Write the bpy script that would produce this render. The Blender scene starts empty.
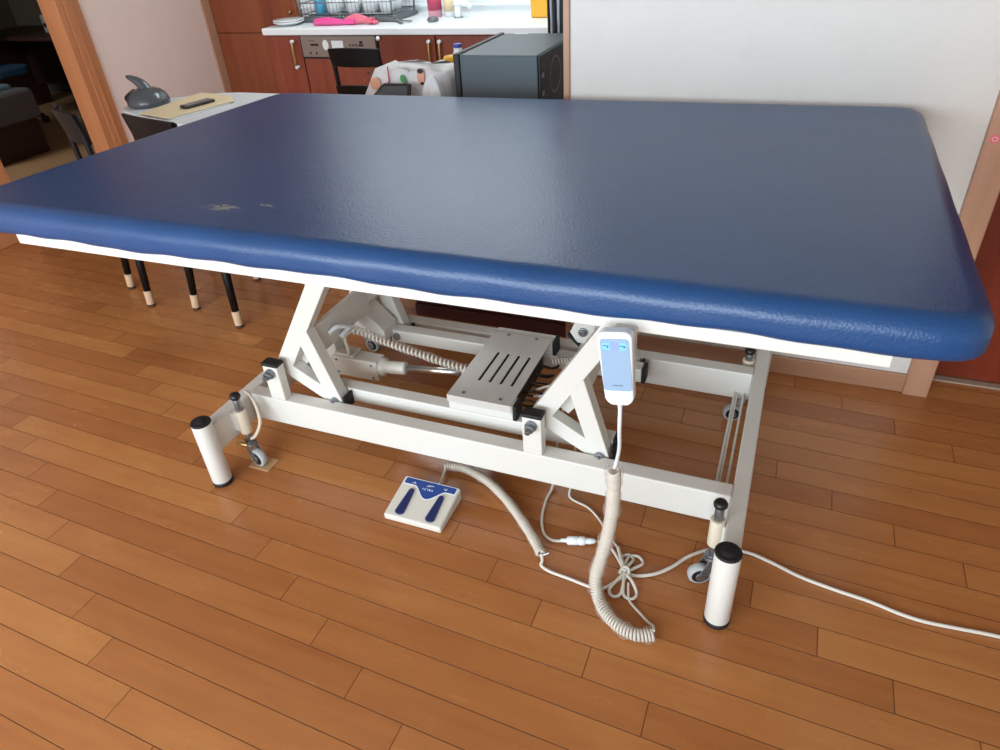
import bpy, bmesh, math, random
from mathutils import Vector, Matrix
random.seed(7)
S = bpy.context.scene
COL = S.collection
PI = math.pi

# ------------------------------------------------------------------ camera
F, PITCH, ROLL, YAW = 692.036, 0.598837, -0.073389, -0.422989
cy, sy, cp, sp = math.cos(YAW), math.sin(YAW), math.cos(PITCH), math.sin(PITCH)
fwd = Vector((sy*cp, cy*cp, -sp)); rgt = Vector((cy, -sy, 0)); upv = rgt.cross(fwd)
c_, s_ = math.cos(ROLL), math.sin(ROLL)
r2 = rgt*c_ + upv*s_; u2 = upv*c_ - rgt*s_
cd = bpy.data.cameras.new('camera'); cam = bpy.data.objects.new('camera', cd); COL.objects.link(cam)
cd.sensor_fit = 'HORIZONTAL'; cd.sensor_width = 36; cd.lens = 36*F/1000; cd.clip_start = .02
m = Matrix((r2, u2, -fwd)).transposed().to_4x4(); m.translation = Vector((0, 0, 1.5)); cam.matrix_world = m
S.camera = cam

# ------------------------------------------------------------------ world, lights, exposure
w = bpy.data.worlds.new('world'); S.world = w; w.use_nodes = True
bg = w.node_tree.nodes['Background']; bg.inputs[0].default_value = (.8, .9, 1, 1); bg.inputs[1].default_value = 1.0
def area(name, loc, target, sx, sy_, power, color):
    l = bpy.data.lights.new(name, 'AREA'); l.shape = 'RECTANGLE'; l.size = sx; l.size_y = sy_; l.energy = power; l.color = color
    o = bpy.data.objects.new(name, l); COL.objects.link(o); o.location = loc
    o.rotation_euler = (Vector(target)-Vector(loc)).to_track_quat('-Z', 'Y').to_euler(); return o
area('window_daylight', (-1.6, -2.45, 1.25), (-1.2, 2, .85), 4.2, 1.9, 188, (.80, .91, 1))
area('kitchen_ceiling_light', (-1.9, 3.75, 2.28), (-1.9, 3.75, 0), 1.6, .5, 22, (.90, .97, 1))
area('side_room_fill', (-6.2, 1.2, 2.2), (-6.4, 3.6, .3),   .8, .8, 60, (1, .93, .82))  # added fill that brightens the dark side room; no such source is visible
S.view_settings.view_transform = 'Standard'; S.view_settings.look = 'None'
S.view_settings.gamma = 1; S.view_settings.use_curve_mapping = False
S.view_settings.exposure = 0.22

# ------------------------------------------------------------------ materials
def lin(c):
    if isinstance(c, str):
        c = [int(c[i:i+2], 16)/255 for i in (0, 2, 4)]
    return tuple((x/12.92 if x <= .04045 else ((x+.055)/1.055)**2.4) for x in c[:3])+(1,)
def mat(name, col, rough=.5, metal=0, noise=0, nscale=20, bump=0, bscale=200, coat=0, alpha=None, emit=None, ndetail=3, trans=0):
    M = bpy.data.materials.new(name); M.use_nodes = True; nt = M.node_tree; b = nt.nodes['Principled BSDF']
    c = lin(col); b.inputs['Base Color'].default_value = c
    b.inputs['Roughness'].default_value = rough; b.inputs['Metallic'].default_value = metal
    b.inputs['Coat Weight'].default_value = coat
    if trans: b.inputs['Transmission Weight'].default_value = trans
    if alpha is not None: b.inputs['Alpha'].default_value = alpha
    if emit: b.inputs['Emission Color'].default_value = lin(emit[0]); b.inputs['Emission Strength'].default_value = emit[1]
    tc = nt.nodes.new('ShaderNodeTexCoord')
    if noise:
        n = nt.nodes.new('ShaderNodeTexNoise'); n.inputs['Scale'].default_value = nscale; n.inputs['Detail'].default_value = ndetail
        nt.links.new(tc.outputs['Object'], n.inputs['Vector'])
        mx = nt.nodes.new('ShaderNodeMix'); mx.data_type = 'RGBA'
        nt.links.new(n.outputs['Fac'], mx.inputs['Factor'])
        mx.inputs['A'].default_value = tuple(x*(1-noise) for x in c[:3])+(1,)
        mx.inputs['B'].default_value = tuple(min(1, x*(1+noise)) for x in c[:3])+(1,)
        nt.links.new(mx.outputs['Result'], b.inputs['Base Color'])
    if bump:
        n = nt.nodes.new('ShaderNodeTexNoise'); n.inputs['Scale'].default_value = bscale; n.inputs['Detail'].default_value = 2
        nt.links.new(tc.outputs['Object'], n.inputs['Vector'])
        bp = nt.nodes.new('ShaderNodeBump'); bp.inputs['Strength'].default_value = bump; bp.inputs['Distance'].default_value = .002
        nt.links.new(n.outputs['Fac'], bp.inputs['Height']); nt.links.new(bp.outputs['Normal'], b.inputs['Normal'])
    return M

def wood_mat(name, c1, c2, rough=.35, axis='Z', scale=1.0, coat=.0):
    M = bpy.data.materials.new(name); M.use_nodes = True; nt = M.node_tree; b = nt.nodes['Principled BSDF']
    tc = nt.nodes.new('ShaderNodeTexCoord'); mp = nt.nodes.new('ShaderNodeMapping')
    sc = {'X': (1.2, 22, 22), 'Y': (22, 1.2, 22), 'Z': (22, 22, 1.2)}[axis]
    mp.inputs['Scale'].default_value = tuple(x*scale for x in sc)
    n = nt.nodes.new('ShaderNodeTexNoise'); n.inputs['Scale'].default_value = 1; n.inputs['Detail'].default_value = 6; n.inputs['Distortion'].default_value = .6
    nt.links.new(tc.outputs['Object'], mp.inputs['Vector']); nt.links.new(mp.outputs['Vector'], n.inputs['Vector'])
    r = nt.nodes.new('ShaderNodeValToRGB'); r.color_ramp.elements[0].position = .3; r.color_ramp.elements[1].position = .7
    r.color_ramp.elements[0].color = lin(c1); r.color_ramp.elements[1].color = lin(c2)
    nt.links.new(n.outputs['Fac'], r.inputs['Fac']); nt.links.new(r.outputs['Color'], b.inputs['Base Color'])
    b.inputs['Roughness'].default_value = rough; b.inputs['Coat Weight'].default_value = coat
    return M

def floor_mat():
    M = bpy.data.materials.new('plank_floor'); M.use_nodes = True; nt = M.node_tree; b = nt.nodes['Principled BSDF']
    N, L = nt.nodes.new, nt.links.new
    def mth(op, a, bb=None, c=None):
        n = N('ShaderNodeMath'); n.operation = op
        for i, v in enumerate((a, bb, c)):
            if v is None: continue
            if isinstance(v, (int, float)): n.inputs[i].default_value = v
            else: L(v, n.inputs[i])
        return n.outputs[0]
    tc = N('ShaderNodeTexCoord'); sx = N('ShaderNodeSeparateXYZ'); L(tc.outputs['Object'], sx.inputs[0])
    X, Y = sx.outputs[0], sx.outputs[1]
    yr = mth('ADD', Y, mth('MULTIPLY', X, .036))
    v = mth('DIVIDE', mth('SUBTRACT', yr, .893), .0845)
    row = mth('FLOOR', v); fv = mth('FRACT', v)
    u = mth('DIVIDE', mth('ADD', mth('ADD', X, 1.23), mth('MULTIPLY', row, .158)), .975)
    pid = mth('FLOOR', u); fu = mth('FRACT', u)
    cmb = N('ShaderNodeCombineXYZ'); L(pid, cmb.inputs[0]); L(row, cmb.inputs[1])
    wn = N('ShaderNodeTexWhiteNoise'); wn.noise_dimensions = '3D'; L(cmb.outputs[0], wn.inputs['Vector'])
    # grain
    g = N('ShaderNodeCombineXYZ'); L(mth('MULTIPLY', X, 2.2), g.inputs[0]); L(mth('MULTIPLY', Y, 30), g.inputs[1]); L(mth('MULTIPLY', wn.outputs['Value'], 40), g.inputs[2])
    gn = N('ShaderNodeTexNoise'); gn.inputs['Scale'].default_value = 1; gn.inputs['Detail'].default_value = 7; gn.inputs['Roughness'].default_value = .6; gn.inputs['Distortion'].default_value = .25
    L(g.outputs[0], gn.inputs['Vector'])
    g2 = N('ShaderNodeCombineXYZ'); L(mth('MULTIPLY', X, 5), g2.inputs[0]); L(mth('MULTIPLY', Y, 12), g2.inputs[1]); L(mth('MULTIPLY', wn.outputs['Value'], 17), g2.inputs[2])
    gm = N('ShaderNodeTexNoise'); gm.inputs['Scale'].default_value = 1; gm.inputs['Detail'].default_value = 3; L(g2.outputs[0], gm.inputs['Vector'])
    t = mth('ADD', mth('MULTIPLY', gn.outputs['Fac'], .40), mth('ADD', mth('MULTIPLY', wn.outputs['Value'], .34), mth('MULTIPLY', gm.outputs['Fac'], .26)))
    r = N('ShaderNodeValToRGB'); e = r.color_ramp.elements
    e[0].position = .18; e[0].color = lin(FLOOR_C[0]); e[1].position = .82; e[1].color = lin(FLOOR_C[2])
    k = e.new(.5); k.color = lin(FLOOR_C[1]); L(t, r.inputs['Fac'])
    # grooves
    gv = mth('MINIMUM', mth('MULTIPLY', fv, .0845), mth('MULTIPLY', mth('SUBTRACT', 1, fv), .0845))
    gu = mth('MINIMUM', mth('MULTIPLY', fu, .975), mth('MULTIPLY', mth('SUBTRACT', 1, fu), .975))
    d = mth('MINIMUM', gv, gu)
    mr = N('ShaderNodeMapRange'); mr.inputs['From Min'].default_value = .0005; mr.inputs['From Max'].default_value = .0017; L(d, mr.inputs['Value'])
    mx = N('ShaderNodeMix'); mx.data_type = 'RGBA'; mx.inputs['A'].default_value = lin('5c3418'); L(mr.outputs[0], mx.inputs['Factor']); L(r.outputs['Color'], mx.inputs['B'])
    # a few dark knots
    vo = N('ShaderNodeTexVoronoi'); vo.inputs['Scale'].default_value = 1.15; L(tc.outputs['Object'], vo.inputs['Vector'])
    mr2 = N('ShaderNodeMapRange'); mr2.inputs['From Min'].default_value = .004; mr2.inputs['From Max'].default_value = .012; L(vo.outputs['Distance'], mr2.inputs['Value'])
    mx2 = N('ShaderNodeMix'); mx2.data_type = 'RGBA'; mx2.inputs['A'].default_value = lin('3a2212'); L(mr2.outputs[0], mx2.inputs['Factor']); L(mx.outputs['Result'], mx2.inputs['B'])
    L(mx2.outputs['Result'], b.inputs['Base Color'])
    bp = N('ShaderNodeBump'); bp.inputs['Strength'].default_value = .35; bp.inputs['Distance'].default_value = .002
    L(mth('ADD', mr.outputs[0], mth('MULTIPLY', gn.outputs['Fac'], .12)), bp.inputs['Height']); L(bp.outputs['Normal'], b.inputs['Normal'])
    L(mth('ADD', .20, mth('MULTIPLY', gm.outputs['Fac'], .12)), b.inputs['Roughness'])
    b.inputs['Specular IOR Level'].default_value = .45
    return M

FLOOR_C = ('95592f', 'ad6f3e', 'c2864c')
M_floor = floor_mat()
M_white = mat('white_powder_coat', 'dad8d0', .38, noise=.02, nscale=6, bump=.08, bscale=500)
M_cream = mat('cream_sleeve', 'd8cdb8', .45, noise=.03, nscale=12)
M_galv = mat('zinc_bolt', '8e9296', .35, .85, noise=.15, nscale=60)
M_dgrey = mat('grey_hub', '6b7072', .45, .3)
M_chrome = mat('chrome', 'd8d8d8', .28, 1)
M_black = mat('black_plastic', '141414', .4)
M_rubber = mat('black_rubber', '101012', .65)
M_sheet = mat('cover_sheet_metal', 'cdc9c3', .32, .12, noise=.04, nscale=3)
M_motor = mat('motor_grey', 'cfc9bd', .45, noise=.03)
M_cordw = mat('white_cord', 'd9d4c8', .45)
M_coil = mat('coil_cord', 'cfc7b8', .42, noise=.04, nscale=40)
M_hand = mat('handset_white', 'e4ecee', .35)
M_lcd = mat('handset_face', '8ea8c2', .35)
M_btn = mat('handset_buttons', '7fc3f2', .4)
M_btn2 = mat('handset_centre', '8f9fe8', .4)
M_ink = mat('dark_print', '31506b', .5)
M_ped = mat('pedal_case', 'd6d2c6', .5, bump=.1, bscale=400)
M_pblue = mat('pedal_band_blue', '1a3f8a', .4)
M_pnavy = mat('pedal_navy', '16275c', .45, bump=.4, bscale=300)
M_wall = mat('wallpaper_grey', 'dddad4', .75, noise=.035, nscale=14, bump=.5, bscale=260, ndetail=6)
M_pink = mat('wallpaper_pink', 'e6d0c6', .78, noise=.04, nscale=12, bump=.5, bscale=260, ndetail=6)
M_ceil = mat('ceiling_white', 'cfccc6', .8)
M_trim = wood_mat('trim_beech', 'b08468', 'bd9177', .42)
M_trimo = wood_mat('trim_orange', 'b0714a', 'c07f55', .38)
M_trimx = wood_mat('baseboard_beech', 'a67c60', 'b6896b', .42, 'X')
M_red = wood_mat('cherry_door', '6b2818', '7c331f', .32, 'Z', .8)
M_redk = wood_mat('kitchen_cherry', '7f3a26', '914833', .4, 'Z', .9)
M_tall = wood_mat('tall_cabinet_wood', '7a3a22', '94502f', .35, 'Z', .35)
M_dark = wood_mat('dark_mahogany', '451b13', '57241a', .4, 'X', .5)
M_counter = mat('counter_white', 'e9eef0', .3)
M_tile = mat('tile_white', 'e6ecef', .25)
M_steel = mat('dishwasher_steel', '968b85', .38, .6, noise=.03)
M_wheel = mat('wheel_tread', 'a9acac', .5, noise=.05)
M_brass = mat('brass_handle', 'b8935c', .3, .8)
M_porc = mat('porcelain', 'eceff0', .25)
M_blk = mat('black_lacquer', '0e0a09', .5, noise=.05, bump=.05)
M_pc = mat('pc_steel', '4a5459', .45, .35, noise=.04, bump=.12, bscale=700)
M_pcd = mat('pc_dark', '15171a', .5)
M_sock = mat('beige_sock', 'd0b08e', .85, noise=.1, nscale=70, bump=.4, bscale=300)
M_felt = mat('brown_felt', '4a352a', .9)
M_tabw = mat('laminate_white', 'd5dbdf', .35)
M_appl = mat('glossy_dark_grey', '4a5056', .25, coat=.4)
M_paper = mat('cream_board', 'dccba6', .7, noise=.03)
M_phone = mat('dark_phone', '2c2b30', .35)
M_bag = mat('bag_white', 'dcdcdc', .6, noise=.03, bump=.3, bscale=40)
M_bagp = mat('bag_peach', 'dfa48a', .6); M_bagg = mat('bag_green', '4f9a55', .6); M_bagr = mat('bag_red', 'b8303c', .6); M_bagk = mat('bag_black', '2a2328', .6)
M_film = mat('plastic_bag_film', 'dfe5e8', .35, bump=.5, bscale=30)
M_tab = mat('tablet_black', '17181a', .35); M_glass = mat('tablet_glass', '4c5358', .15)
M_pinkg = mat('pink_rubber', 'dd4a92', .45, noise=.08, nscale=20); M_pinkg2 = mat('pink_rubber_pale', 'd9697f', .5)
M_blue = mat('blue_bottle', '3f9fc8', .3); M_rack = mat('rack_wire', '9a9ea0', .3, .8); M_tray = mat('rack_tray', '5b6165', .5)
M_dish = mat('dish_white', 'dfe7ea', .3); M_yel = mat('yellow_plastic', 'e0a81f', .45); M_yelp = mat('pale_yellow', 'dcc9a0', .5)
M_bpink = mat('pink_bottle', 'c98f9c', .3); M_magenta = mat('magenta_label', 'b2405c', .5)
M_clothd = mat('cloth_dark', '3b4049', .9, noise=.1); M_clothw = mat('cloth_white', 'c9ccd2', .9)
M_bed = mat('blanket_blue', '5e7f96', .9, noise=.25, nscale=30, bump=.5, bscale=60); M_bedg = mat('blanket_grey', '5a5f6a', .9, noise=.1)
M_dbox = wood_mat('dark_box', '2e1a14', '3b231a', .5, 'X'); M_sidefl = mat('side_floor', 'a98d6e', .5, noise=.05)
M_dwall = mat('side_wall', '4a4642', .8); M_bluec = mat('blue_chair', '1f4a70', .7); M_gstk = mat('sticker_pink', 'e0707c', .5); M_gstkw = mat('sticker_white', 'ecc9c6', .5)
M_ply = wood_mat('plywood_pad', 'b08a62', 'caa278', .6, 'X', 2); M_bulb = mat('threshold_strip', 'b9aa97', .4, .3)

def clear_mat():
    M = bpy.data.materials.new('clear_wrap'); M.use_nodes = True; nt = M.node_tree
    for n in list(nt.nodes):
        if n.type != 'OUTPUT_MATERIAL': nt.nodes.remove(n)
    out = [n for n in nt.nodes if n.type == 'OUTPUT_MATERIAL'][0]
    t = nt.nodes.new('ShaderNodeBsdfTransparent'); p = nt.nodes.new('ShaderNodeBsdfPrincipled')
    p.inputs['Base Color'].default_value = lin('e2d8d0'); p.inputs['Roughness'].default_value = .2
    lw = nt.nodes.new('ShaderNodeLayerWeight'); lw.inputs['Blend'].default_value = .3
    ma = nt.nodes.new('ShaderNodeMath'); ma.operation = 'MULTIPLY_ADD'; ma.inputs[1].default_value = .38; ma.inputs[2].default_value = .05
    tc = nt.nodes.new('ShaderNodeTexCoord'); n = nt.nodes.new('ShaderNodeTexNoise'); n.inputs['Scale'].default_value = 60
    bp = nt.nodes.new('ShaderNodeBump'); bp.inputs['Strength'].default_value = .8; bp.inputs['Distance'].default_value = .004
    nt.links.new(tc.outputs['Object'], n.inputs['Vector']); nt.links.new(n.outputs['Fac'], bp.inputs['Height']); nt.links.new(bp.outputs['Normal'], p.inputs['Normal'])
    mx = nt.nodes.new('ShaderNodeMixShader'); nt.links.new(lw.outputs['Facing'], ma.inputs[0]); nt.links.new(ma.outputs[0], mx.inputs[0])
    nt.links.new(t.outputs[0], mx.inputs[1]); nt.links.new(p.outputs[0], mx.inputs[2]); nt.links.new(mx.outputs[0], out.inputs[0])
    return M
M_clear = clear_mat()

def leather_mat():
    M = bpy.data.materials.new('blue_leatherette'); M.use_nodes = True; nt = M.node_tree; b = nt.nodes['Principled BSDF']
    N, L = nt.nodes.new, nt.links.new
    tc = N('ShaderNodeTexCoord')
    vo = N('ShaderNodeTexVoronoi'); vo.inputs['Scale'].default_value = 210; L(tc.outputs['Object'], vo.inputs['Vector'])
    n = N('ShaderNodeTexNoise'); n.inputs['Scale'].default_value = 5; n.inputs['Detail'].default_value = 5; L(tc.outputs['Object'], n.inputs['Vector'])
    bp = N('ShaderNodeBump'); bp.inputs['Strength'].default_value = .32; bp.inputs['Distance'].default_value = .001; L(vo.outputs['Distance'], bp.inputs['Height'])
    bp2 = N('ShaderNodeBump'); bp2.inputs['Strength'].default_value = .15; bp2.inputs['Distance'].default_value = .012; L(n.outputs['Fac'], bp2.inputs['Height']); L(bp2.outputs['Normal'], bp.inputs['Normal'])
    L(bp.outputs['Normal'], b.inputs['Normal'])
    mx = N('ShaderNodeMix'); mx.data_type = 'RGBA'; L(n.outputs['Fac'], mx.inputs['Factor'])
    mx.inputs['A'].default_value = lin(LEATHER[0]); mx.inputs['B'].default_value = lin(LEATHER[1])
    # worn patches where the blue film has rubbed through
    def patch(cx, cyy, rx, ry, gain, off):
        mp = N('ShaderNodeMapping'); mp.inputs['Location'].default_value = (-cx/rx, -cyy/ry, 0); mp.inputs['Scale'].default_value = (1/rx, 1/ry, 0)
        L(tc.outputs['Object'], mp.inputs['Vector'])
        ln = N('ShaderNodeVectorMath'); ln.operation = 'LENGTH'; L(mp.outputs[0], ln.inputs[0])
        q = N('ShaderNodeTexNoise'); q.inputs['Scale'].default_value = 1; q.inputs['Detail'].default_value = 5; q.inputs['Roughness'].default_value = .7
        m3 = N('ShaderNodeMapping'); m3.inputs['Scale'].default_value = (45, 90, 1); L(tc.outputs['Object'], m3.inputs['Vector']); L(m3.outputs[0], q.inputs['Vector'])
        a = N('ShaderNodeMath'); a.operation = 'SUBTRACT'; L(q.outputs['Fac'], a.inputs[0])
        bb = N('ShaderNodeMath'); bb.operation = 'MULTIPLY_ADD'; L(ln.outputs['Value'], bb.inputs[0]); bb.inputs[1].default_value = .25; bb.inputs[2].default_value = off
        L(bb.outputs[0], a.inputs[1])
        g = N('ShaderNodeMath'); g.operation = 'MULTIPLY'; g.use_clamp = True; L(a.outputs[0], g.inputs[0]); g.inputs[1].default_value = gain
        return g.outputs[0]
    p1 = patch(-1.185, 1.163, .062, .026, 9, .34); p2 = patch(-1.092, 1.199, .034, .016, 9, .38)
    ad = N('ShaderNodeMath'); ad.operation = 'ADD'; ad.use_clamp = True; L(p1, ad.inputs[0]); L(p2, ad.inputs[1])
    mw = N('ShaderNodeMix'); mw.data_type = 'RGBA'; L(ad.outputs[0], mw.inputs['Factor']); L(mx.outputs['Result'], mw.inputs['A']); mw.inputs['B'].default_value = lin('8d918a')
    L(mw.outputs['Result'], b.inputs['Base Color'])
    b.inputs['Roughness'].default_value = .33; b.inputs['Specular IOR Level'].default_value = .5
    return M
LEATHER = ('153d6a', '1b497c')
M_leather = leather_mat()

# ------------------------------------------------------------------ mesh helpers
class MB:
    def __init__(s): s.v = []; s.f = []; s.sm = []; s.mi = []; s.cur = 0
    def add(s, vs, fs, smooth=False):
        o = len(s.v); s.v += [tuple(x) for x in vs]; s.f += [tuple(i+o for i in f) for f in fs]; s.sm += [smooth]*len(fs); s.mi += [s.cur]*len(fs); return s
    def box(s, x0, x1, y0, y1, z0, z1):
        vs = [(x, y, z) for z in (z0, z1) for y in (y0, y1) for x in (x0, x1)]
        return s.add(vs, [(0,2,3,1),(4,5,7,6),(0,1,5,4),(2,6,7,3),(0,4,6,2),(1,3,7,5)])
    def bar(s, p, q, w, d, up=(0,1,0)):   # rectangular tube from p to q; d is its size along «up», w across
        p, q, up = Vector(p), Vector(q), Vector(up); a = (q-p).normalized(); up = (up-a*up.dot(a)).normalized(); r = a.cross(up)
        vs = []
        for c in (p, q):
            for sx, sz in ((-1,-1),(1,-1),(1,1),(-1,1)): vs.append(c+r*sx*w/2+up*sz*d/2)
        return s.add(vs, [(3,2,1,0),(4,5,6,7),(0,1,5,4),(1,2,6,5),(2,3,7,6),(3,0,4,7)])
    def tube(s, pts, r, n=10, cap=True, smooth_path=True, sub=6, rend=None):
        pts = [Vector(p) for p in pts]
        if smooth_path and len(pts) > 2: pts = catmull(pts, sub)
        rings = []; t0 = (pts[1]-pts[0]).normalized(); up = Vector((0,0,1)) if abs(t0.z) < .9 else Vector((1,0,0))
        nrm = (up-t0*up.dot(t0)).normalized(); N_ = len(pts); vs = []
        for i, p in enumerate(pts):
            t = (pts[min(i+1, N_-1)]-pts[max(i-1, 0)])
            t = t.normalized() if t.length > 1e-9 else t0
            nrm = (nrm-t*nrm.dot(t)); nrm = nrm.normalized() if nrm.length > 1e-6 else up
            bn = t.cross(nrm); rr = r if not callable(r) else r(i/(N_-1))
            for k in range(n):
                a = 2*PI*k/n; vs.append(p+(nrm*math.cos(a)+bn*math.sin(a))*rr)
        fs = [(i*n+k, i*n+(k+1)%n, (i+1)*n+(k+1)%n, (i+1)*n+k) for i in range(N_-1) for k in range(n)]
        s.add(vs, fs, True)
        if cap: s.add(vs[:n], [tuple(range(n))[::-1]]); s.add(vs[-n:], [tuple(range(n))])
        return s
    def cyl(s, p, q, r, r2=None, n=24, smooth=True):
        p, q = Vector(p), Vector(q); r2 = r if r2 is None else r2; a = (q-p).normalized()
        up = Vector((0,0,1)) if abs(a.z) < .9 else Vector((1,0,0)); x = (up-a*up.dot(a)).normalized(); y = a.cross(x)
        A = [p+(x*math.cos(2*PI*k/n)+y*math.sin(2*PI*k/n))*r for k in range(n)]
        B = [q+(x*math.cos(2*PI*k/n)+y*math.sin(2*PI*k/n))*r2 for k in range(n)]
        s.add(A+B, [(k, (k+1)%n, n+(k+1)%n, n+k) for k in range(n)], smooth)
        s.add(A, [tuple(range(n))[::-1]]); s.add(B, [tuple(range(n))]); return s
    def lathe(s, base, prof, axis=(0,0,1), n=28):
        base = Vector(base); a = Vector(axis).normalized(); up = Vector((0,0,1)) if abs(a.z) < .9 else Vector((1,0,0)); x = (up-a*up.dot(a)).normalized(); y = a.cross(x)
        vs = []
        for r, h in prof:
            for k in range(n): vs.append(base+a*h+(x*math.cos(2*PI*k/n)+y*math.sin(2*PI*k/n))*max(r, 1e-5))
        m_ = len(prof)
        return s.add(vs, [(i*n+k, i*n+(k+1)%n, (i+1)*n+(k+1)%n, (i+1)*n+k) for i in range(m_-1) for k in range(n)], True)
    def prism(s, poly, o, ux, uy, h, both=True):   # polygon in plane (ux,uy) at o, extruded by vector h
        o, ux, uy, h = Vector(o), Vector(ux), Vector(uy), Vector(h); n = len(poly)
        A = [o+ux*a+uy*b for a, b in poly]; B = [p+h for p in A]
        return s.add(A+B, [tuple(range(n))[::-1], tuple(range(n, 2*n))]+[(k, (k+1)%n, n+(k+1)%n, n+k) for k in range(n)])
    def build(s, name, mats, parent=None, bevel=0, seg=2, rot=None, tri=False):
        me = bpy.data.meshes.new(name); me.from_pydata(s.v, [], s.f); me.update()
        mats = mats if isinstance(mats, (list, tuple)) else [mats]
        for mm in mats: me.materials.append(mm)
        me.polygons.foreach_set('use_smooth', s.sm); me.polygons.foreach_set('material_index', s.mi)
        bm = bmesh.new(); bm.from_mesh(me); bmesh.ops.remove_doubles(bm, verts=bm.verts, dist=1e-6); bmesh.ops.recalc_face_normals(bm, faces=bm.faces); bm.to_mesh(me); bm.free()
        o = bpy.data.objects.new(name, me); COL.objects.link(o)
        if parent: 
            o.parent = parent; o.matrix_parent_inverse = Matrix.Identity(4)
            par = parent; off = Vector((0,0,0))
            while par: off += par.location; par = par.parent
            o.location = -off if not parent.get('local') else (0,0,0)
        if bevel:
            b = o.modifiers.new('bevel', 'BEVEL'); b.width = bevel; b.segments = seg; b.limit_method = 'ANGLE'; b.angle_limit = .7; b.harden_normals = False
        return o
def catmull(P, sub):
    out = []; n = len(P)
    for i in range(n-1):
        p0, p1, p2, p3 = P[max(i-1,0)], P[i], P[i+1], P[min(i+2,n-1)]
        for k in range(sub):
            t = k/sub; out.append(.5*((2*p1)+(p2-p0)*t+(2*p0-5*p1+4*p2-p3)*t*t+(3*p1-p0-3*p2+p3)*t**3))
    out.append(P[-1]); return out
M_blk.node_tree.nodes['Principled BSDF'].inputs['Specular IOR Level'].default_value = .25
def box(name, m_, x0, x1, y0, y1, z0, z1, parent=None, bevel=0): return MB().box(x0,x1,y0,y1,z0,z1).build(name, m_, parent, bevel)
def tag(o, label=None, cat=None, group=None, kind=None):
    if label: o['label'] = label
    if cat: o['category'] = cat
    if group: o['group'] = group
    if kind: o['kind'] = kind
    return o
def struct(o): o['kind'] = 'structure'; return o
def empty(name, loc=(0,0,0), rz=0, label=None, cat=None, group=None):
    o = bpy.data.objects.new(name, None); COL.objects.link(o); o.location = loc; o.rotation_euler = (0,0,rz); o.empty_display_size = .05
    return tag(o, label, cat, group)
def local(o): o['local'] = True; return o

# ------------------------------------------------------------------ room shell
WY = 2.326
struct(box('floor', M_floor, -4.20, 2.6, -2.6, 4.7, -.05, 0))
struct(box('ceiling', M_ceil, -8.2, 2.6, -2.6, 6.0, 2.36, 2.42))
struct(box('wall_back', M_wall, -.716, .495, WY, WY+.13, 0, 2.36))
struct(box('wall_back', M_wall, .495, 2.6, WY+.0, WY+.13, 2.1, 2.36))      # above the red door
struct(box('wall_back', M_wall, 1.5, 2.6, WY+.0, WY+.13, 0, 2.1))
struct(box('wall_right', M_wall, 2.5, 2.6, -2.6, WY, 0, 2.36))
struct(box('wall_kitchen_right', M_wall, -.55, -.45, WY+.13, 4.7, 0, 2.36))
struct(box('trim_1', M_trim, -.738, -.716, WY-.008, WY+.14, 0, 2.36, None, .003))
# baseboard on the back wall
struct(box('baseboard_back', M_trimx, -.716, .495, WY-.012, WY, 0, .072, None, .003))
# door frame and red door on the right
fr = empty('door_1'); fr['kind'] = 'structure'
b = MB(); b.box(.490, .566, WY-.026, WY+.15, 0, 2.1); b.build('door_frame', M_trim, fr, .004)
b = MB(); b.box(.566, .580, WY+.03, WY+.15, 0, 2.1); b.build('door_stop', M_trim, fr, .002)
b = MB(); b.box(1.45, 1.52, WY-.026, WY+.15, 0, 2.1); b.box(.49, 1.52, WY-.026, WY+.15, 2.1, 2.17); b.build('door_frame', M_trim, fr, .004)
b = MB(); b.box(.58, 1.45, WY+.125, WY+.165, .008, 2.1); b.build('door_leaf', M_red, fr, .002)
b = MB(); b.box(.58, 1.45, WY+.095, WY+.125, 0, .006); b.build('threshold', M_bulb, fr, .001)
# small round pink sticker on the door frame
st = MB(); st.cyl((.511, WY-.0275, .877), (.511, WY-.026, .877), .012, n=28); sto = st.build('sticker', M_gstk)
tag(sto, 'small round pink sticker stuck on the right door frame', 'sticker')
s2 = MB(); s2.tube([(.511+.0065*math.cos(a*PI/8), WY-.0278, .877+.0055*math.sin(a*PI/8)) for a in range(17)], .0011, 6, smooth_path=False); s2.build('sticker_ring', M_gstkw, sto)

# left wall (pinkish paper) with doorway to the side room
LX = -4.20
struct(box('wall_left', M_pink, LX-.12, LX, 3.45, 4.70, 0, 2.36))
struct(box('wall_left', M_pink, LX-.12, LX, -2.6, 2.48, 0, 2.36))
struct(box('wall_left', M_pink, LX-.12, LX, 2.48, 3.45, 2.1, 2.36))
fr2 = empty('door_2'); fr2['kind'] = 'structure'
b = MB(); b.box(LX-.14, LX+.004, 3.305, 3.350, 0, 2.1); b.build('door_jamb', M_trimo, fr2, .003)
b = MB(); b.box(LX-.14, LX+.018, 3.350, 3.456, 0, 2.14); b.build('door_casing', M_trimo, fr2, .004)
b = MB(); b.box(LX+.018, LX+.026, 3.385, 3.398, 0, 2.14); b.build('casing_bead', M_trimo, fr2, .001)
b = MB(); b.box(LX-.14, LX+.018, 2.15, 2.584, 0, 2.14); b.build('door_casing', M_trimo, fr2, .004)
b = MB(); b.box(LX-.14, LX+.018, 2.48, 3.456, 2.1, 2.18); b.build('door_casing', M_trimo, fr2, .004)
struct(box('trim_2', M_trim, LX, LX+.014, 4.478, 4.565, 0, 2.36, None, .004))
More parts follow.
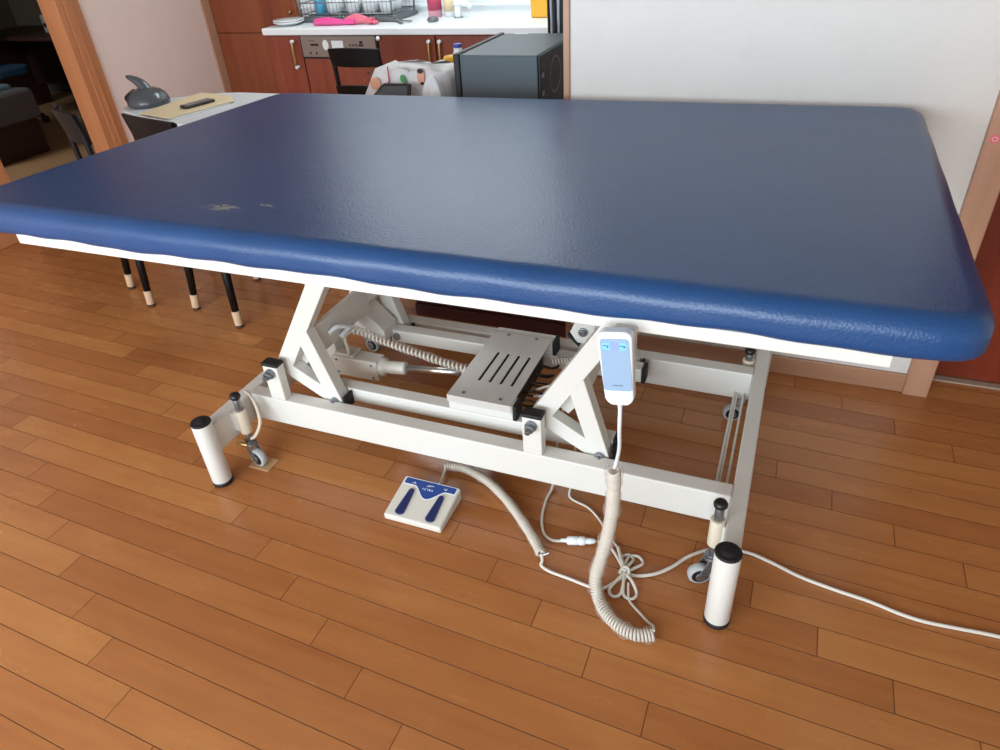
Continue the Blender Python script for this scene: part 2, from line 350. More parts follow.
# front wall with the big window the daylight comes through (behind the viewer)
struct(box('wall_front', M_wall, -4.2, -3.9, -2.7, -2.6, 0, 2.36)); struct(box('wall_front', M_wall, 0.8, 2.6, -2.7, -2.6, 0, 2.36))
struct(box('wall_front', M_wall, -3.9, .8, -2.7, -2.6, 0, .25)); struct(box('wall_front', M_wall, -3.9, .8, -2.7, -2.6, 2.25, 2.36))
wf = empty('window_1'); wf['kind'] = 'structure'
b = MB()
for x in (-3.9, -2.35, -.8, .74): b.box(x, x+.06, -2.68, -2.62, .25, 2.25)
b.box(-3.9, .8, -2.68, -2.62, .25, .31); b.box(-3.9, .8, -2.68, -2.62, 2.19, 2.25); b.build('window_frame', M_ceil, wf, .004)
# kitchen shell
struct(box('wall_kitchen', M_tile, -4.2, -.45, 4.62, 4.7, 0, 2.36))
# side room shell
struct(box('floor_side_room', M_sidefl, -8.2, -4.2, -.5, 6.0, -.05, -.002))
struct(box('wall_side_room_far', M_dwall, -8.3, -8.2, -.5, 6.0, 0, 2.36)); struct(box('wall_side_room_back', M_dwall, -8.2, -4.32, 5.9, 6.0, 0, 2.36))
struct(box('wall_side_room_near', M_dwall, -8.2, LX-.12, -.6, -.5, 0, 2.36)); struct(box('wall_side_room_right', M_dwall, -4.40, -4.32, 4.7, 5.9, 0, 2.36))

# ------------------------------------------------------------------ the treatment table
T = empty('treatment_table', (-.75, 1.69, 0), 0, 'large blue padded treatment table with white steel lifting frame, in the middle of the room', 'treatment table')
def P(name, mb, m_, bevel=.0015, parent=T, seg=2): return mb.build(name, m_, parent, bevel, seg)

def mattress():
    Z0, Z1 = .888, .962
    C = [Vector((-1.975, 1.028, 0)), Vector((.325, 1.028, 0)), Vector((.322, 2.30, 0)), Vector((-1.835, 2.245, 0))]
    n = 4; out = []; rc = .085
    def seg_pts(a, b, k): return [a.lerp(b, i/k) for i in range(k)]
    for i in range(4):
        p, c, q = C[i-1], C[i], C[(i+1)%4]; d1 = (p-c).normalized(); d2 = (q-c).normalized()
        a = c+d1*rc; e = c+d2*rc
        for k in range(9):
            t = k/8; out.append(((1-t)**2*a+2*t*(1-t)*c+t*t*e))
        nx = C[(i+1)%4]; e2 = nx+(c-nx).normalized()*rc; L_ = (e2-e).length; m2 = max(2, int(L_/.03))
        out += [e.lerp(e2, j/m2) for j in range(1, m2)]
    N_ = len(out); ctr = sum(C, Vector())/4
    nor = []
    for i in range(N_):
        t = (out[(i+1)%N_]-out[i-1]).normalized(); nor.append(Vector((t.y, -t.x, 0)))
    prof = []   # (inset, z)
    for k in range(7): a = -PI/2+k*(PI/2)/6; prof.append((.020*(1-math.cos(a)), Z0+.020+.020*math.sin(a)))
    for k in range(11): a = k*(PI/2)/10; prof.append((.040*(1-math.cos(a)), Z1-.036+.036*math.sin(a)))
    prof = [(.05, Z0-.001)] + prof + [(.044, Z1)]
    vs = []
    for j, (ins, z) in enumerate(prof):
        for i in range(N_):
            x, y = out[i].x, out[i].y
            sag = .0018*math.sin(x*7.3+y*5)+.0014*math.sin(x*17+y*11+1)+.0012*math.sin(x*41)
            wz = max(0, 1-(z-Z0)/.045)
            p = out[i]-nor[i]*(ins+.0006*math.sin(x*29+y*23+z*60))
            vs.append((p.x, p.y, z-sag*wz*1.2))
    b = MB(); M_ = len(prof)
    fs = [(j*N_+i, j*N_+(i+1)%N_, (j+1)*N_+(i+1)%N_, (j+1)*N_+i) for j in range(M_-1) for i in range(N_)]
    b.add(vs, fs, True)
    b.add(vs[-N_:], [tuple(range(N_))], False)
    b.add(vs[:N_], [tuple(range(N_))[::-1]], True)
    return b
P('mattress', mattress(), M_leather, 0)
# white top frame under the pad
b = MB(); b.box(-1.768, .196, 1.045, 1.075, .863, .890); P('apron_rail', b, M_white, .002)
b = MB(); b.box(-1.778, .196, 2.14, 2.17, .863, .890); P('apron_rail', b, M_white, .002)
b = MB(); b.box(-1.778, -1.75, 1.0755, 2.1395, .863, .890); P('apron_rail', b, M_white, .002)
b = MB(); b.box(.168, .196, 1.0755, 2.1395, .863, .890); P('apron_rail', b, M_white, .002)
b = MB(); b.box(-1.77, .17, 1.43, 1.47, .860, .886); P('cross_rail', b, M_white, .002)
b = MB(); b.box(-1.77, .17, 1.905, 1.945, .860, .886); P('cross_rail', b, M_white, .002)
b = MB(); b.box(-1.77, .188, 1.055, 2.16, .884, .8885); P('base_board', b, M_white, 0)
for x in (.1,): 
    b = MB(); b.cyl((x, 1.10, .845), (x, 1.10, .858), .010, n=16); P('screw_head', b, M_galv, .001)

# base frame
b = MB(); b.box(-1.528, -.001, 1.378, 1.428, .115, .215); P('base_beam', b, M_white, .004)
b = MB(); b.box(-1.528, -.001, 1.950, 2.000, .115, .215); P('base_beam', b, M_white, .004)
for x0, x1 in ((-1.575, -1.530), (-.001, .041)):
    b = MB(); b.box(x0, x1, 1.165, 2.19, .112, .212); P('cross_beam', b, M_white, .004)
for x, y in ((-1.538, 1.172), (.014, 1.162), (-1.548, 2.185), (.018, 2.185)):
    b = MB(); b.cyl((x, y, .016), (x, y, .246), .0305, n=40)
    f_ = P('foot', b, M_white, .002)
    b = MB(); b.lathe((x, y, .244), [(0, .009), (.015, .009), (.017, .006), (.026, .006), (.029, .007), (.031, .004), (.031, 0), (0, 0)]); b.build('end_cap', M_rubber, f_)
    b = MB(); b.lathe((x, y, 0), [(0, 0), (.027, 0), (.0315, .004), (.0315, .017), (0, .017)]); b.build('rubber_tip', M_rubber, f_)

def arm_set(px, pz, yc, side):
    """bell crank made of three square tubes, pivot at (px,pz)"""
    t = .044
    b = MB()
    b.bar((px-.012, yc, pz-.030), (px+.338, yc, .862), .056, t)
    b.bar((px+.085, yc, pz+.140), (px+.172, yc, pz-.150), .052, t-.001)
    b.bar((px+.000, yc, pz-.030), (px+.165, yc, pz-.125), .048, t-.002)
    a = P('lift_arm', b, M_white, .003)
    b = MB(); yo = yc-side*t/2
    b.cyl((px+.165, yo+side*.002, pz-.125), (px+.165, yo-side*.012, pz-.125), .015, n=20); b.cyl((px+.165, yo-side*.012, pz-.125), (px+.165, yo-side*.020, pz-.125), .009, n=6); b.build('pivot_bolt', M_galv, a, .001)
    b = MB(); b.box(px+.196, px+.203, yc-.024, yc+.024, pz-.155, pz-.105); b.build('rubber_stop', M_rubber, a, .001)
    return a
arm_set(-1.395, .335, 1.455, 1); arm_set(-.525, .335, 1.455, 1)
arm_set(-1.415, .320, 1.925, 1); arm_set(-.545, .320, 1.925, 1)
# posts with black caps on the beams and their bolts
for x0, y0, y1, zt in ((-1.438, 1.378, 1.412, .343), (-.566, 1.378, 1.412, .343), (-1.44, 1.951, 1.999, .30), (-.590, 1.951, 1.999, .34)):
    x1 = x0+.056
    b = MB(); b.box(x0, x1, y0, y1, .2155, zt); po = P('pivot_post', b, M_white, .003)
    b = MB(); b.box(x0-.002, x1+.002, y0-.002, y1+.002, zt-.002, zt+.010); b.build('post_cap', M_rubber, po, .003)
    cx = x0+.028
    if y0 < 1.5:
        b = MB(); b.cyl((cx, y0+.001, .318), (cx, y0-.010, .318), .017, n=20); b.cyl((cx, y0-.010, .318), (cx, y0-.024, .318), .014, n=6)
        b.cyl((cx, y0-.024, .318), (cx, y0-.036, .316), .008, n=14); b.build('pivot_bolt', M_galv, po, .001)
for cx in (-1.412, -.543):   # boss plates on the rear arms, seen through the frame
    b = MB(); b.prism([(-.045,-.008),(-.022,-.045),(.035,-.045),(.04,.03),(.0,.045),(-.028,.03)], (cx, 1.9025, .315), (1,0,0), (0,0,1), (0,-.005,0)); q = P('boss_plate', b, M_white, .001)
    b = MB(); b.cyl((cx, 1.898, .315), (cx, 1.888, .315), .015, n=20); b.cyl((cx, 1.888, .315), (cx, 1.882, .315), .012, n=6); b.build('pivot_bolt', M_galv, q, .001)
    b = MB(); b.bar((cx-.052, 1.900, .300), (cx-.012, 1.900, .260), .006, .02); b.build('rubber_edge', M_rubber, q, .001)

# lower drive beams between the cranks
for y0 in (1.482, 1.852):
    b = MB(); b.box(-1.262, -.335, y0, y0+.048, .182, .232); d = P('drive_beam', b, M_white, .004)
    b = MB(); b.box(-.335, -.322, y0-.001, y0+.049, .180, .234); b.build('beam_cap', M_rubber, d, .003)
    b = MB(); b.box(-1.268, -1.262, y0-.001, y0+.049, .181, .233); b.build('beam_cap', M_rubber, d, .003)
    b = MB(); b.box(-.845, -.636, y0, y0+.048, .2325, .284); d = P('cover_support', b, M_white, .003)
    b = MB(); b.box(-.636, -.624, y0-.001, y0+.049, .232, .285); b.build('beam_cap', M_rubber, d, .003)
b = MB(); b.cyl((-1.235, 1.852, .207), (-1.235, 1.842, .207), .014, n=20); P('pivot_bolt', b, M_galv, .001)
# slotted sheet cover (real slots)
def cover():
    b = MB(); z0, z1 = .284, .2875
    xs = [-.846]; slots = []
    for i in range(4):
        c = -.782+i*.036; slots.append((c-.0045, c+.0045))
    ys = (1.478, 1.575, 1.745, 1.868)
    ed = [-.846]
    for a, e in slots: ed += [a, e]
    ed += [-.640]
    b.box(-.846, -.640, ys[0], ys[1], z0, z1); b.box(-.846, -.640, ys[2], ys[3], z0, z1)
    for i in range(0, len(ed), 2): b.box(ed[i], ed[i+1], ys[1], ys[2], z0, z1)
    b.box(-.846, -.640, 1.478, 1.4815, .262, z0)
    return b
cv = P('slotted_cover', cover(), M_sheet, 0)
for x, y in ((-.80, 1.50), (-.68, 1.50), (-.79, 1.85), (-.69, 1.85)):
    b = MB(); b.cyl((x, y, .287), (x, y, .2905), .005, n=14); b.build('cover_screw', M_dgrey, cv)
b = MB(); b.box(-.83, -.66, 1.56, 1.83, .19, .262); P('control_box', b, M_pcd, .004)
# cross members on the left cranks
b = MB(); b.box(-1.150, -1.110, 1.478, 1.902, .66, .74); P('cross_tube', b, M_white, .004)
b = MB(); b.bar((-1.345, 1.478, .34), (-1.345, 1.902, .34), .045, .08, (.6, 0, .8)); P('cross_tube', b, M_white, .003)
b = MB(); b.box(-1.296, -1.280, 1.478, 1.78, .350, .452); P('cross_plate', b, M_white, .002)
b = MB(); b.bar((-.455, 1.478, .35), (-.455, 1.902, .35), .045, .09, (.6, 0, .8)); P('cross_tube', b, M_white, .003)
b = MB(); b.box(-.28, -.24, 1.478, 1.902, .66, .74); P('cross_tube', b, M_white, .004)
b = MB(); b.prism([(0, 0), (.12, -.075), (.12, -.03), (.015, .075)], (-1.372, 1.80, .285), (1,0,0), (0,0,1), (0, .09, 0)); P('gusset_plate', b, M_white, .002)
b = MB(); b.box(-1.402, -1.352, 1.64, 1.70, .15, .34); br = P('actuator_bracket', b, M_white, .003)
# linear actuator
b = MB(); b.box(-1.375, -1.190, 1.628, 1.690, .160, .238); act = P('actuator_motor', b, M_motor, .006)
b = MB(); b.box(-1.360, -1.28, 1.632, 1.686, .238, .252); b.build('motor_lid', M_motor, act, .005)
for x in (-1.35, -1.21):
    for z in (.175, .225): b = MB(); b.cyl((x, 1.628, z), (x, 1.6255, z), .004, n=10); b.build('motor_screw', M_dgrey, act)
b = MB(); b.lathe((-1.19, 1.659, .205), [(0, 0), (.030, 0), (.032, .006), (.032, .016), (.022, .022), (.022, .095), (.020, .099), (0, .099)], (1, 0, .12)); b.build('actuator_tube', M_motor, act)
b = MB(); b.cyl((-1.09, 1.659, .217), (-.86, 1.659, .245), .0115, n=20); P('piston_rod', b, M_chrome, 0)
b = MB(); b.cyl((-.872, 1.659, .243), (-.842, 1.659, .247), .019, n=20); P('rod_eye', b, M_motor, .002)
# coiled motor cord in clear wrap
def coil(path, R, r, pitch, n=7, per=10, phase=0):
    pts = catmull([Vector(p) for p in path], 24)
    Ls = [0]
    for i in range(1, len(pts)): Ls.append(Ls[-1]+(pts[i]-pts[i-1]).length)
    tot = Ls[-1]; turns = tot/pitch; N_ = int(turns*per); out = []; j = 0
    t0 = (pts[1]-pts[0]).normalized(); up = Vector((0,0,1)) if abs(t0.z) < .9 else Vector((1,0,0)); nrm = (up-t0*up.dot(t0)).normalized()
    for i in range(N_+1):
        s = tot*i/N_
        while j < len(Ls)-2 and Ls[j+1] < s: j += 1
        f = (s-Ls[j])/max(1e-9, Ls[j+1]-Ls[j]); p = pts[j].lerp(pts[j+1], f); t = (pts[j+1]-pts[j]).normalized()
        nrm = (nrm-t*nrm.dot(t)).normalized(); bn = t.cross(nrm); a = 2*PI*turns*i/N_+phase
        out.append(p+(nrm*math.cos(a)+bn*math.sin(a))*R)
    return MB().tube(out, r, n, smooth_path=False)
pth = [(-1.262, 1.64, .352), (-1.22, 1.65, .338), (-1.15, 1.65, .318), (-1.02, 1.65, .292), (-.93, 1.655, .270), (-.86, 1.66, .258)]
cc = P('motor_cord', coil(pth, .0095, .0036, .0145, 7, 12), M_coil, 0)
b = MB(); b.tube(pth, lambda t: .015+.002*math.sin(t*40), 12, cap=False); b.build('clear_wrap', M_clear, cc)
b = MB(); b.tube([(-1.262, 1.64, .352), (-1.272, 1.60, .345), (-1.268, 1.60, .30), (-1.285, 1.62, .262), (-1.30, 1.64, .255)], .006, 8); b.build('cord_end', M_coil, cc)
b = MB(); b.tube([(-1.275, 1.53, .40), (-1.262, 1.56, .41), (-1.255, 1.60, .39), (-1.262, 1.63, .375), (-1.270, 1.58, .36)], .008, 8); b.build('wrap_bunch', M_film, cc)
# small dark cable coils at the control box
b = MB()
for k in range(5):
    y = 1.56+k*.055
    b.tube([(-.655, y, .24), (-.62, y+.01, .25-.006*k), (-.60, y+.03, .225), (-.625, y+.045, .20), (-.65, y+.03, .21)], .004, 6)
P('control_wires', b, M_black, 0)
P('control_cord', coil([(-.62, 1.80, .245), (-.56, 1.83, .24), (-.50, 1.85, .235), (-.46, 1.86, .22)], .010, .003, .010, 6, 10), M_coil, 0)
b = MB(); b.tube([(-.62, 1.64, .24), (-.57, 1.66, .25), (-.53, 1.63, .22), (-.525, 1.58, .14), (-.522, 1.50, .04)], .004, 8); b.tube([(-.62, 1.62, .23), (-.56, 1.61, .23), (-.47, 1.56, .12), (-.455, 1.47, .03)], .004, 8)
P('power_lead', b, M_cordw, 0)

# castors
def castor(x, y, ztop, wx, wy, turn, R_=.031, gz=0):
    b = MB(); b.cyl((x, y, .130), (x, y, .218), .0185, n=24)
    sl = P('castor', b, M_cream, .002)
    b = MB(); b.cyl((x, y, .218), (x, y, ztop-.020), .0115, n=18); b.build('stem', M_galv, sl, .001)
    b = MB(); b.lathe((x, y, ztop-.022), [(0, 0), (.012, 0), (.0165, .005), (.0175, .012), (.014, .019), (.005, .022), (0, .0195)]); b.build('knob', M_black, sl)
    b = MB(); b.cyl((x, y, .090), (x, y, .130), .010, n=14); b.cyl((x, y, .077), (x, y, .087), .021, n=22); b.cyl((x, y, .087), (x, y, .095), .017, n=22); b.build('lower_stem', M_galv, sl, .001)
    ax = Vector((math.cos(turn), math.sin(turn), 0)); c = Vector((wx, wy, R_+gz)); st_ = Vector((x, y, .076))
    b = MB()
    for sg in (-1, 1):
        e = c+ax*sg*.0155; t_ = st_+ax*sg*.0155
        b.bar(t_, e-Vector((0,0,.006)), .024, .003, ax)
        b.cyl(e-ax*.0016, e+ax*.0016, .013, n=16)
    b.bar(st_-ax*.017, st_+ax*.017, .030, .004, (0,0,1)); b.build('fork', M_galv, sl, .001)
    b = MB(); b.lathe(c-ax*.0115, [(.012, 0), (R_-.0045, .0), (R_-.001, .003), (R_, .0115), (R_-.001, .020), (R_-.0045, .023), (.012, .023)], ax, 28); b.build('wheel', M_wheel, sl)
    b = MB(); b.cyl(c-ax*.0122, c+ax*.0122, R_-.009, n=22); b.build('wheel_disc', M_black, sl, .001)
    b = MB(); b.cyl(c-ax*.0145, c+ax*.0145, .012, n=18); b.build('wheel_hub', M_galv, sl, .001)
castor(-1.496, 1.290, .283, -1.468, 1.278, -1.75, .033, .0045)
castor(-.0215, 1.288, .280, -.046, 1.268, 1.95, .031)
castor(-.0215, 2.035, .262, -.046, 1.985, 1.8)
castor(-1.503, 2.035, .262, -1.47, 2.02, -1.6)
# brackets that hold the castor sleeves to the cross beams, and the bent release rod
for x0, x1, y in ((-1.532, -1.512, 1.290), (-.012, -.001, 1.288), (-.012, -.001, 2.035), (-1.532, -1.515, 2.035)):
    b = MB(); b.box(x0, x1, y-.012, y+.012, .135, .205); P('castor_bracket', b, M_white, .002)
b = MB(); b.tube([(-1.528, 1.365, .232), (-1.490, 1.345, .236), (-1.470, 1.335, .20), (-1.455, 1.315, .155), (-1.470, 1.295, .115), (-1.492, 1.290, .100)], .0055, 10); P('release_rod', b, M_cream, 0)
b = MB(); b.cyl((-1.480, 1.262, .098), (-1.515, 1.255, .104), .006, n=12); P('release_pin', b, M_brass, .001)
# thin twin rails beside the right cross beam
for xa, xb in ((-.050, -.042), (-.022, -.015)):
    b = MB(); b.box(xa, xb, 1.428, 1.950, .128, .142); P('side_rail', b, M_white, .002)
b = MB(); b.box(-.041, -.036, 1.43, 1.948, .130, .140); P('side_rail_strip', b, M_white, 0)

# wooden pad under the left castor
b = MB(); b.box(-1.505, -1.425, 1.258, 1.318, 0, .0042)
tag(b.build('wooden_pad', M_ply, None, .001), 'small thin square wooden pad lying under the front left castor', 'pad')

# ------------------------------------------------------------------ handset hanging from the apron
H = empty('hand_controller', (-.225, 1.0, .74), 0, 'white hand controller with pale blue button panel hanging from the front edge', 'remote control')
def rr(w_, h_, r, n=6, bottom_taper=0):
    pts = []
    for cx, cz, a0 in ((w_/2-r, h_/2-r, 0), (-w_/2+r, h_/2-r, PI/2), (-w_/2+r, -h_/2+r, PI), (w_/2-r, -h_/2+r, 3*PI/2)):
        for k in range(n+1):
            a = a0+k*PI/2/n; x = cx+r*math.cos(a); z = cz+r*math.sin(a)
            if bottom_taper and z < -h_/4: x *= 1-bottom_taper*((-h_/4-z)/(h_/4))**1.5
            pts.append((x, z))
    return pts
hc = Vector((-.2235, .995, .810)); ux = Vector((.99, .03, .12)).normalized(); uz = Vector((-.12, .05, .99)).normalized(); un = ux.cross(uz)  # un points +y-ish back
un = Vector((-un.x, -un.y, -un.z)) if un.y < 0 else un
b = MB(); b.prism(rr(.062, .148, .014, 6, .32), hc, ux, uz, un*.024); hb = b.build('handset_body', M_hand, H, .004, 3)
b = MB(); b.prism(rr(.051, .104, .006, 5), hc+uz*.010-un*.0012, ux, uz, un*.0014); b.build('face_panel', M_lcd, hb)
for dx, m_ in ((-.0145, M_btn), (.0145, M_btn), (0, M_btn2)):
    b = MB(); b.prism(rr(.0135, .0145, .002, 3), hc+uz*.048+ux*dx-un*.0018, ux, uz, un*.0012); b.build('button', m_, hb)
b = MB()
for dx in (-.0145, .0145):
    b.bar(hc+uz*.0495+ux*(dx-.005)-un*.0021, hc+uz*.0490+ux*(dx+.004)-un*.0021, .0013, .0006, un)
    b.bar(hc+uz*.0455+ux*(dx+.001)-un*.0021, hc+uz*.0475+ux*(dx+.004)-un*.0021, .0016, .0006, un)
for k in range(9): b.bar(hc-uz*.0305+ux*(-.009+k*.0022)-un*.0014, hc-uz*.0305+ux*(-.0078+k*.0022)-un*.0014, .0018, .0004, un)
b.build('printed_symbols', M_ink, hb)
b = MB(); b.box(-.240, -.200, 1.018, 1.046, .835, .876); b.build('hook', M_motor, H, .003)
cpath = [(-.218, 1.002, .744), (-.2165, 1.006, .72), (-.219, 1.02, .66), (-.226, 1.06, .58), (-.236, 1.09, .52), (-.2430, 1.10, .485)]
b = MB(); b.tube(cpath, lambda t: .0085-.0045*min(1, t*5), 10); b.build('cable', M_hand, H)
dpath = [(-.2440, 1.10, .478), (-.248, 1.125, .40), (-.254, 1.14, .30), (-.266, 1.145, .20), (-.280, 1.145, .12), (-.289, 1.142, .06), (-.278, 1.122, .024), (-.248, 1.082, .0195), (-.206, 1.052, .0195), (-.160, 1.042, .0195), (-.119, 1.056, .0195)]
cc = coil(dpath, .0125, .0035, .0080, 6, 12).build('coiled_cord', M_coil, H)
b = MB(); b.tube(dpath, lambda t: .0185+.0024*math.sin(t*47)+.0016*math.sin(t*113), 16, cap=False, sub=10); b.build('clear_wrap', M_clear, cc)
b = MB(); b.tube([(-.2425, 1.098, .495), (-.2435, 1.10, .487), (-.2445, 1.102, .477)], .014, 12); b.build('tape_band', M_clear, cc)
b = MB(); b.tube([(-.121, 1.056, .034), (-.126, 1.078, .022), (-.137, 1.092, .008), (-.162, 1.112, .006), (-.198, 1.142, .006), (-.208, 1.170, .006), (-.214, 1.195, .009)], .0034, 8); b.build('cord_tail', M_cordw, H)

# ------------------------------------------------------------------ foot switch
FS = empty('foot_switch', (-.855, 1.26, 0), 0, 'white foot switch with two navy pedals and blue band on the floor', 'foot switch')
x0, x1, y0, y1 = -.951, -.762, 1.196, 1.345
def ztop(y): return .023+(y-y0)/(y1-y0)*.024
b = MB(); b.prism([(y0, .001), (y1, .001), (y1, ztop(y1)), (y0, ztop(y0))], (x0, 0, 0), (0,1,0), (0,0,1), (x1-x0, 0, 0)); b.build('case', M_ped, FS, .006, 3)
slope = math.atan2(.024, y1-y0); uy = Vector((0, math.cos(slope), math.sin(slope))); un2 = Vector((0, -math.sin(slope), math.cos(slope)))
def on(u, v, h=0): return Vector((x0+u, y0, ztop(y0)))+uy*v+un2*h
def band(inset, vt, dip):
    w_ = x1-x0; pts = [(inset, vt-inset*.3), (inset, .124)]
    for k in range(25):
        t = k/24; u = inset+(w_-2*inset)*t
        c = (t-.53)/.30; g = (0.5+.5*math.cos(PI*max(-1, min(1, c))))**.8
        pts.append((u, .120-dip*g))
    pts.append((w_-inset, vt-inset*.3)); return pts
b = MB(); b.prism([(q[0], q[1]) for q in band(.0065, .149, .040)], on(0, 0, .0002), (1,0,0), uy, un2*.0008); b.build('band_border', M_hand, FS)
b = MB(); b.prism([(q[0], q[1]+.003) for q in band(.0095, .144, .040)], on(0, 0, .0010), (1,0,0), uy, un2*.0006); b.build('blue_band', M_pblue, FS)
b = MB()
def stroke(pts, wd=.0012):
    for a, e in zip(pts[:-1], pts[1:]): b.bar(on(a[0], a[1], .0018), on(e[0], e[1], .0018), wd, .0004, un2)
stroke([(.036, .126), (.042, .133), (.048, .126)], .0018); stroke([(.142, .135), (.147, .128), (.152, .135)], .0018)
stroke([(.085, .129), (.098, .129)], .0016); stroke([(.090, .132), (.108, .132)], .0014)
lx = .076
for ch in ('<', 'c', 't', 'r', 'l'):
    o = lx
    if ch == '<': stroke([(o+.003, .119), (o, .116), (o+.003, .113)])
    if ch == 'c': stroke([(o+.004, .119), (o, .119), (o, .113), (o+.004, .113)])
    if ch == 't': stroke([(o, .119), (o+.005, .119)]); stroke([(o+.0025, .119), (o+.0025, .113)])
    if ch == 'r': stroke([(o, .113), (o, .119), (o+.004, .119), (o+.004, .116), (o, .116), (o+.004, .113)])
    if ch == 'l': stroke([(o, .113), (o+.002, .119), (o+.005, .113)])
    lx += .0075
b.build('printed_marks', M_hand, FS)
for cu in (.047, .147):
    pts = []
    for k in range(13): a = PI*k/12; pts.append((cu+.0085*math.cos(a), .098+.0085*math.sin(a)))
    for k in range(13): a = PI+PI*k/12; pts.append((cu-.001+.0145*math.cos(a), .020+.010*math.sin(a)))
    b = MB(); b.prism(pts, on(0, 0, -.001), (1,0,0), uy, un2*.0075); pd = b.build('pedal', M_pnavy, FS, .002, 2)
    b = MB()
    for k in range(7): b.bar(on(cu-.006, .022+k*.011, .0068), on(cu+.005, .022+k*.011, .0068), .0022, .0016, un2)
    b.build('pedal_grip', M_pnavy, pd)
b = MB(); b.tube([(-.845, 1.342, .024), (-.846, 1.362, .022), (-.852, 1.39, .018), (-.858, 1.425, .022), (-.862, 1.445, .024)], .0036, 8); b.build('cord', M_cordw, FS)
pp = [(-.866, 1.448, .0195), (-.830, 1.456, .0195), (-.789, 1.453, .0195), (-.709, 1.424, .0195), (-.629, 1.372, .0195), (-.552, 1.304, .0195), (-.494, 1.245, .0215), (-.458, 1.204, .020)]
cc = coil(pp, .0100, .0038, .0078, 6, 12).build('coiled_cord', M_coil, FS)
b = MB(); b.tube(pp, lambda t: .0158+.0018*math.sin(t*53)+.001*math.sin(t*131), 16, cap=False, sub=10); b.build('clear_wrap', M_clear, cc)
b = MB(); b.tube([(-.458, 1.204, .020), (-.450, 1.190, .012), (-.449, 1.178, .006), (-.420, 1.166, .006), (-.363, 1.160, .006), (-.306, 1.153, .006), (-.274, 1.158, .006), (-.250, 1.186, .006), (-.236, 1.205, .010)], .0045, 8); b.build('cord_tail', M_cordw, FS)
b = MB(); b.bar((-.452, 1.200, .022), (-.436, 1.206, .030), .003, .002); b.build('cable_tie', M_hand, FS)

# ------------------------------------------------------------------ power cord with knot and connector
PC = empty('power_cord', (-.22, 1.24, 0), 0, 'white power cord tied in a bow and running right across the floor', 'power cord')
z = .006
pw = [(1.3, 1.33, z), (.9, 1.335, z), (.638, 1.327, z), (.556, 1.321, z), (.482, 1.316, z), (.428, 1.321, z), (.362, 1.336, z), (.282, 1.346, z), (.199, 1.361, z), (.123, 1.387, z), (.058, 1.401, z), (-.019, 1.386, z), (-.079, 1.34, z), (-.117, 1.287, z), (-.155, 1.249, z), (-.203, 1.226, z), (-.235, 1.232, .010), (-.250, 1.262, .014), (-.268, 1.303, .010)]
b = MB(); b.tube(pw, .0048, 10); b.build('cord_run', M_cordw, PC)
def loop(c, tip, wd, zz):
    c, t = Vector(c), Vector(tip); d = t-c; n_ = Vector((-d.y, d.x)).normalized()*wd
    return [(c.x, c.y, zz), (c.x+d.x*.4+n_.x*.7, c.y+d.y*.4+n_.y*.7, zz+.004), (c.x+d.x*.82+n_.x, c.y+d.y*.82+n_.y, z), (t.x, t.y, z), (c.x+d.x*.82-n_.x, c.y+d.y*.82-n_.y, z), (c.x+d.x*.4-n_.x*.6, c.y+d.y*.4-n_.y*.6, zz), (c.x, c.y, zz+.003)]
K = (-.231, 1.222)
for tip, wd, zz in (((-.208, 1.292), .020, .010), ((-.195, 1.150), .017, .012), ((-.243, 1.143), .015, .010), ((-.236, 1.29), .015, .016)):
    b = MB(); b.tube(loop(K, tip, wd, zz), .0042, 9); b.build('bow_loop', M_cordw, PC)
b = MB(); b.tube([(-.243, 1.215, .012), (-.236, 1.232, .021), (-.222, 1.230, .020), (-.220, 1.213, .012), (-.233, 1.208, .008)], .0045, 9); b.build('knot', M_cordw, PC)
b = MB(); b.tube([(-.513, 1.50, .03), (-.514, 1.46, .010), (-.516, 1.416, z), (-.504, 1.342, z), (-.479, 1.289, z), (-.450, 1.273, z), (-.420, 1.276, .010)], .0042, 9); b.build('cord_run', M_cordw, PC)
b = MB(); b.tube([(-.455, 1.49, .03), (-.452, 1.45, .008), (-.389, 1.427, z), (-.342, 1.388, z), (-.306, 1.34, z), (-.268, 1.303, z), (-.240, 1.251, .012)], .0036, 9); b.build('cord_run', M_cordw, PC)
a0, a1 = Vector((-.425, 1.274, .013)), Vector((-.325, 1.304, .013)); dd = (a1-a0)
b = MB(); b.lathe(a0, [(0, 0), (.005, 0), (.006, .016), (.012, .020), (.0125, .045), (.0105, .049), (.0125, .052), (.0125, .066), (.008, .070), (.009, .074), (.008, .078), (.009, .082), (.008, .086), (.0065, .094), (0, .1)], dd.normalized(), 16); cn = b.build('connector', M_hand, PC)
b = MB(); b.tube([a1, (-.300, 1.304, .010), (-.275, 1.285, .008), (-.245, 1.245, .012)], .0042, 9); b.build('cord_run', M_cordw, PC)

# ------------------------------------------------------------------ white oval side table with things on it
WT = empty('side_table', (-2.7, 2.8, 0), 0, 'white oval-ended dining table against the pink wall, mostly hidden behind the blue pad', 'table')
poly = []
for (x, y) in [(-2.04, 2.48), (-1.96, 2.56), (-1.96, 3.02), (-2.04, 3.105), (-2.80, 3.108), (-2.90, 3.09), (-3.0, 3.03), (-3.12, 2.95), (-3.22, 2.86), (-3.262, 2.78), (-3.24, 2.71), (-3.18, 2.66), (-3.06, 2.615), (-2.9, 2.565), (-2.75, 2.52), (-2.6, 2.49), (-2.4, 2.48)]: poly.append((x, y))
b = MB(); b.prism(poly, (0, 0, .715), (1,0,0), (0,1,0), (0,0,.025)); b.build('tabletop', M_tabw, WT, .004)
for x, y in ((-3.02, 2.75), (-2.1, 2.6), (-2.1, 3.0), (-2.85, 3.0)):
    b = MB(); b.cyl((x, y, 0), (x, y, .715), .018, n=16); b.build('leg', M_tabw, WT)
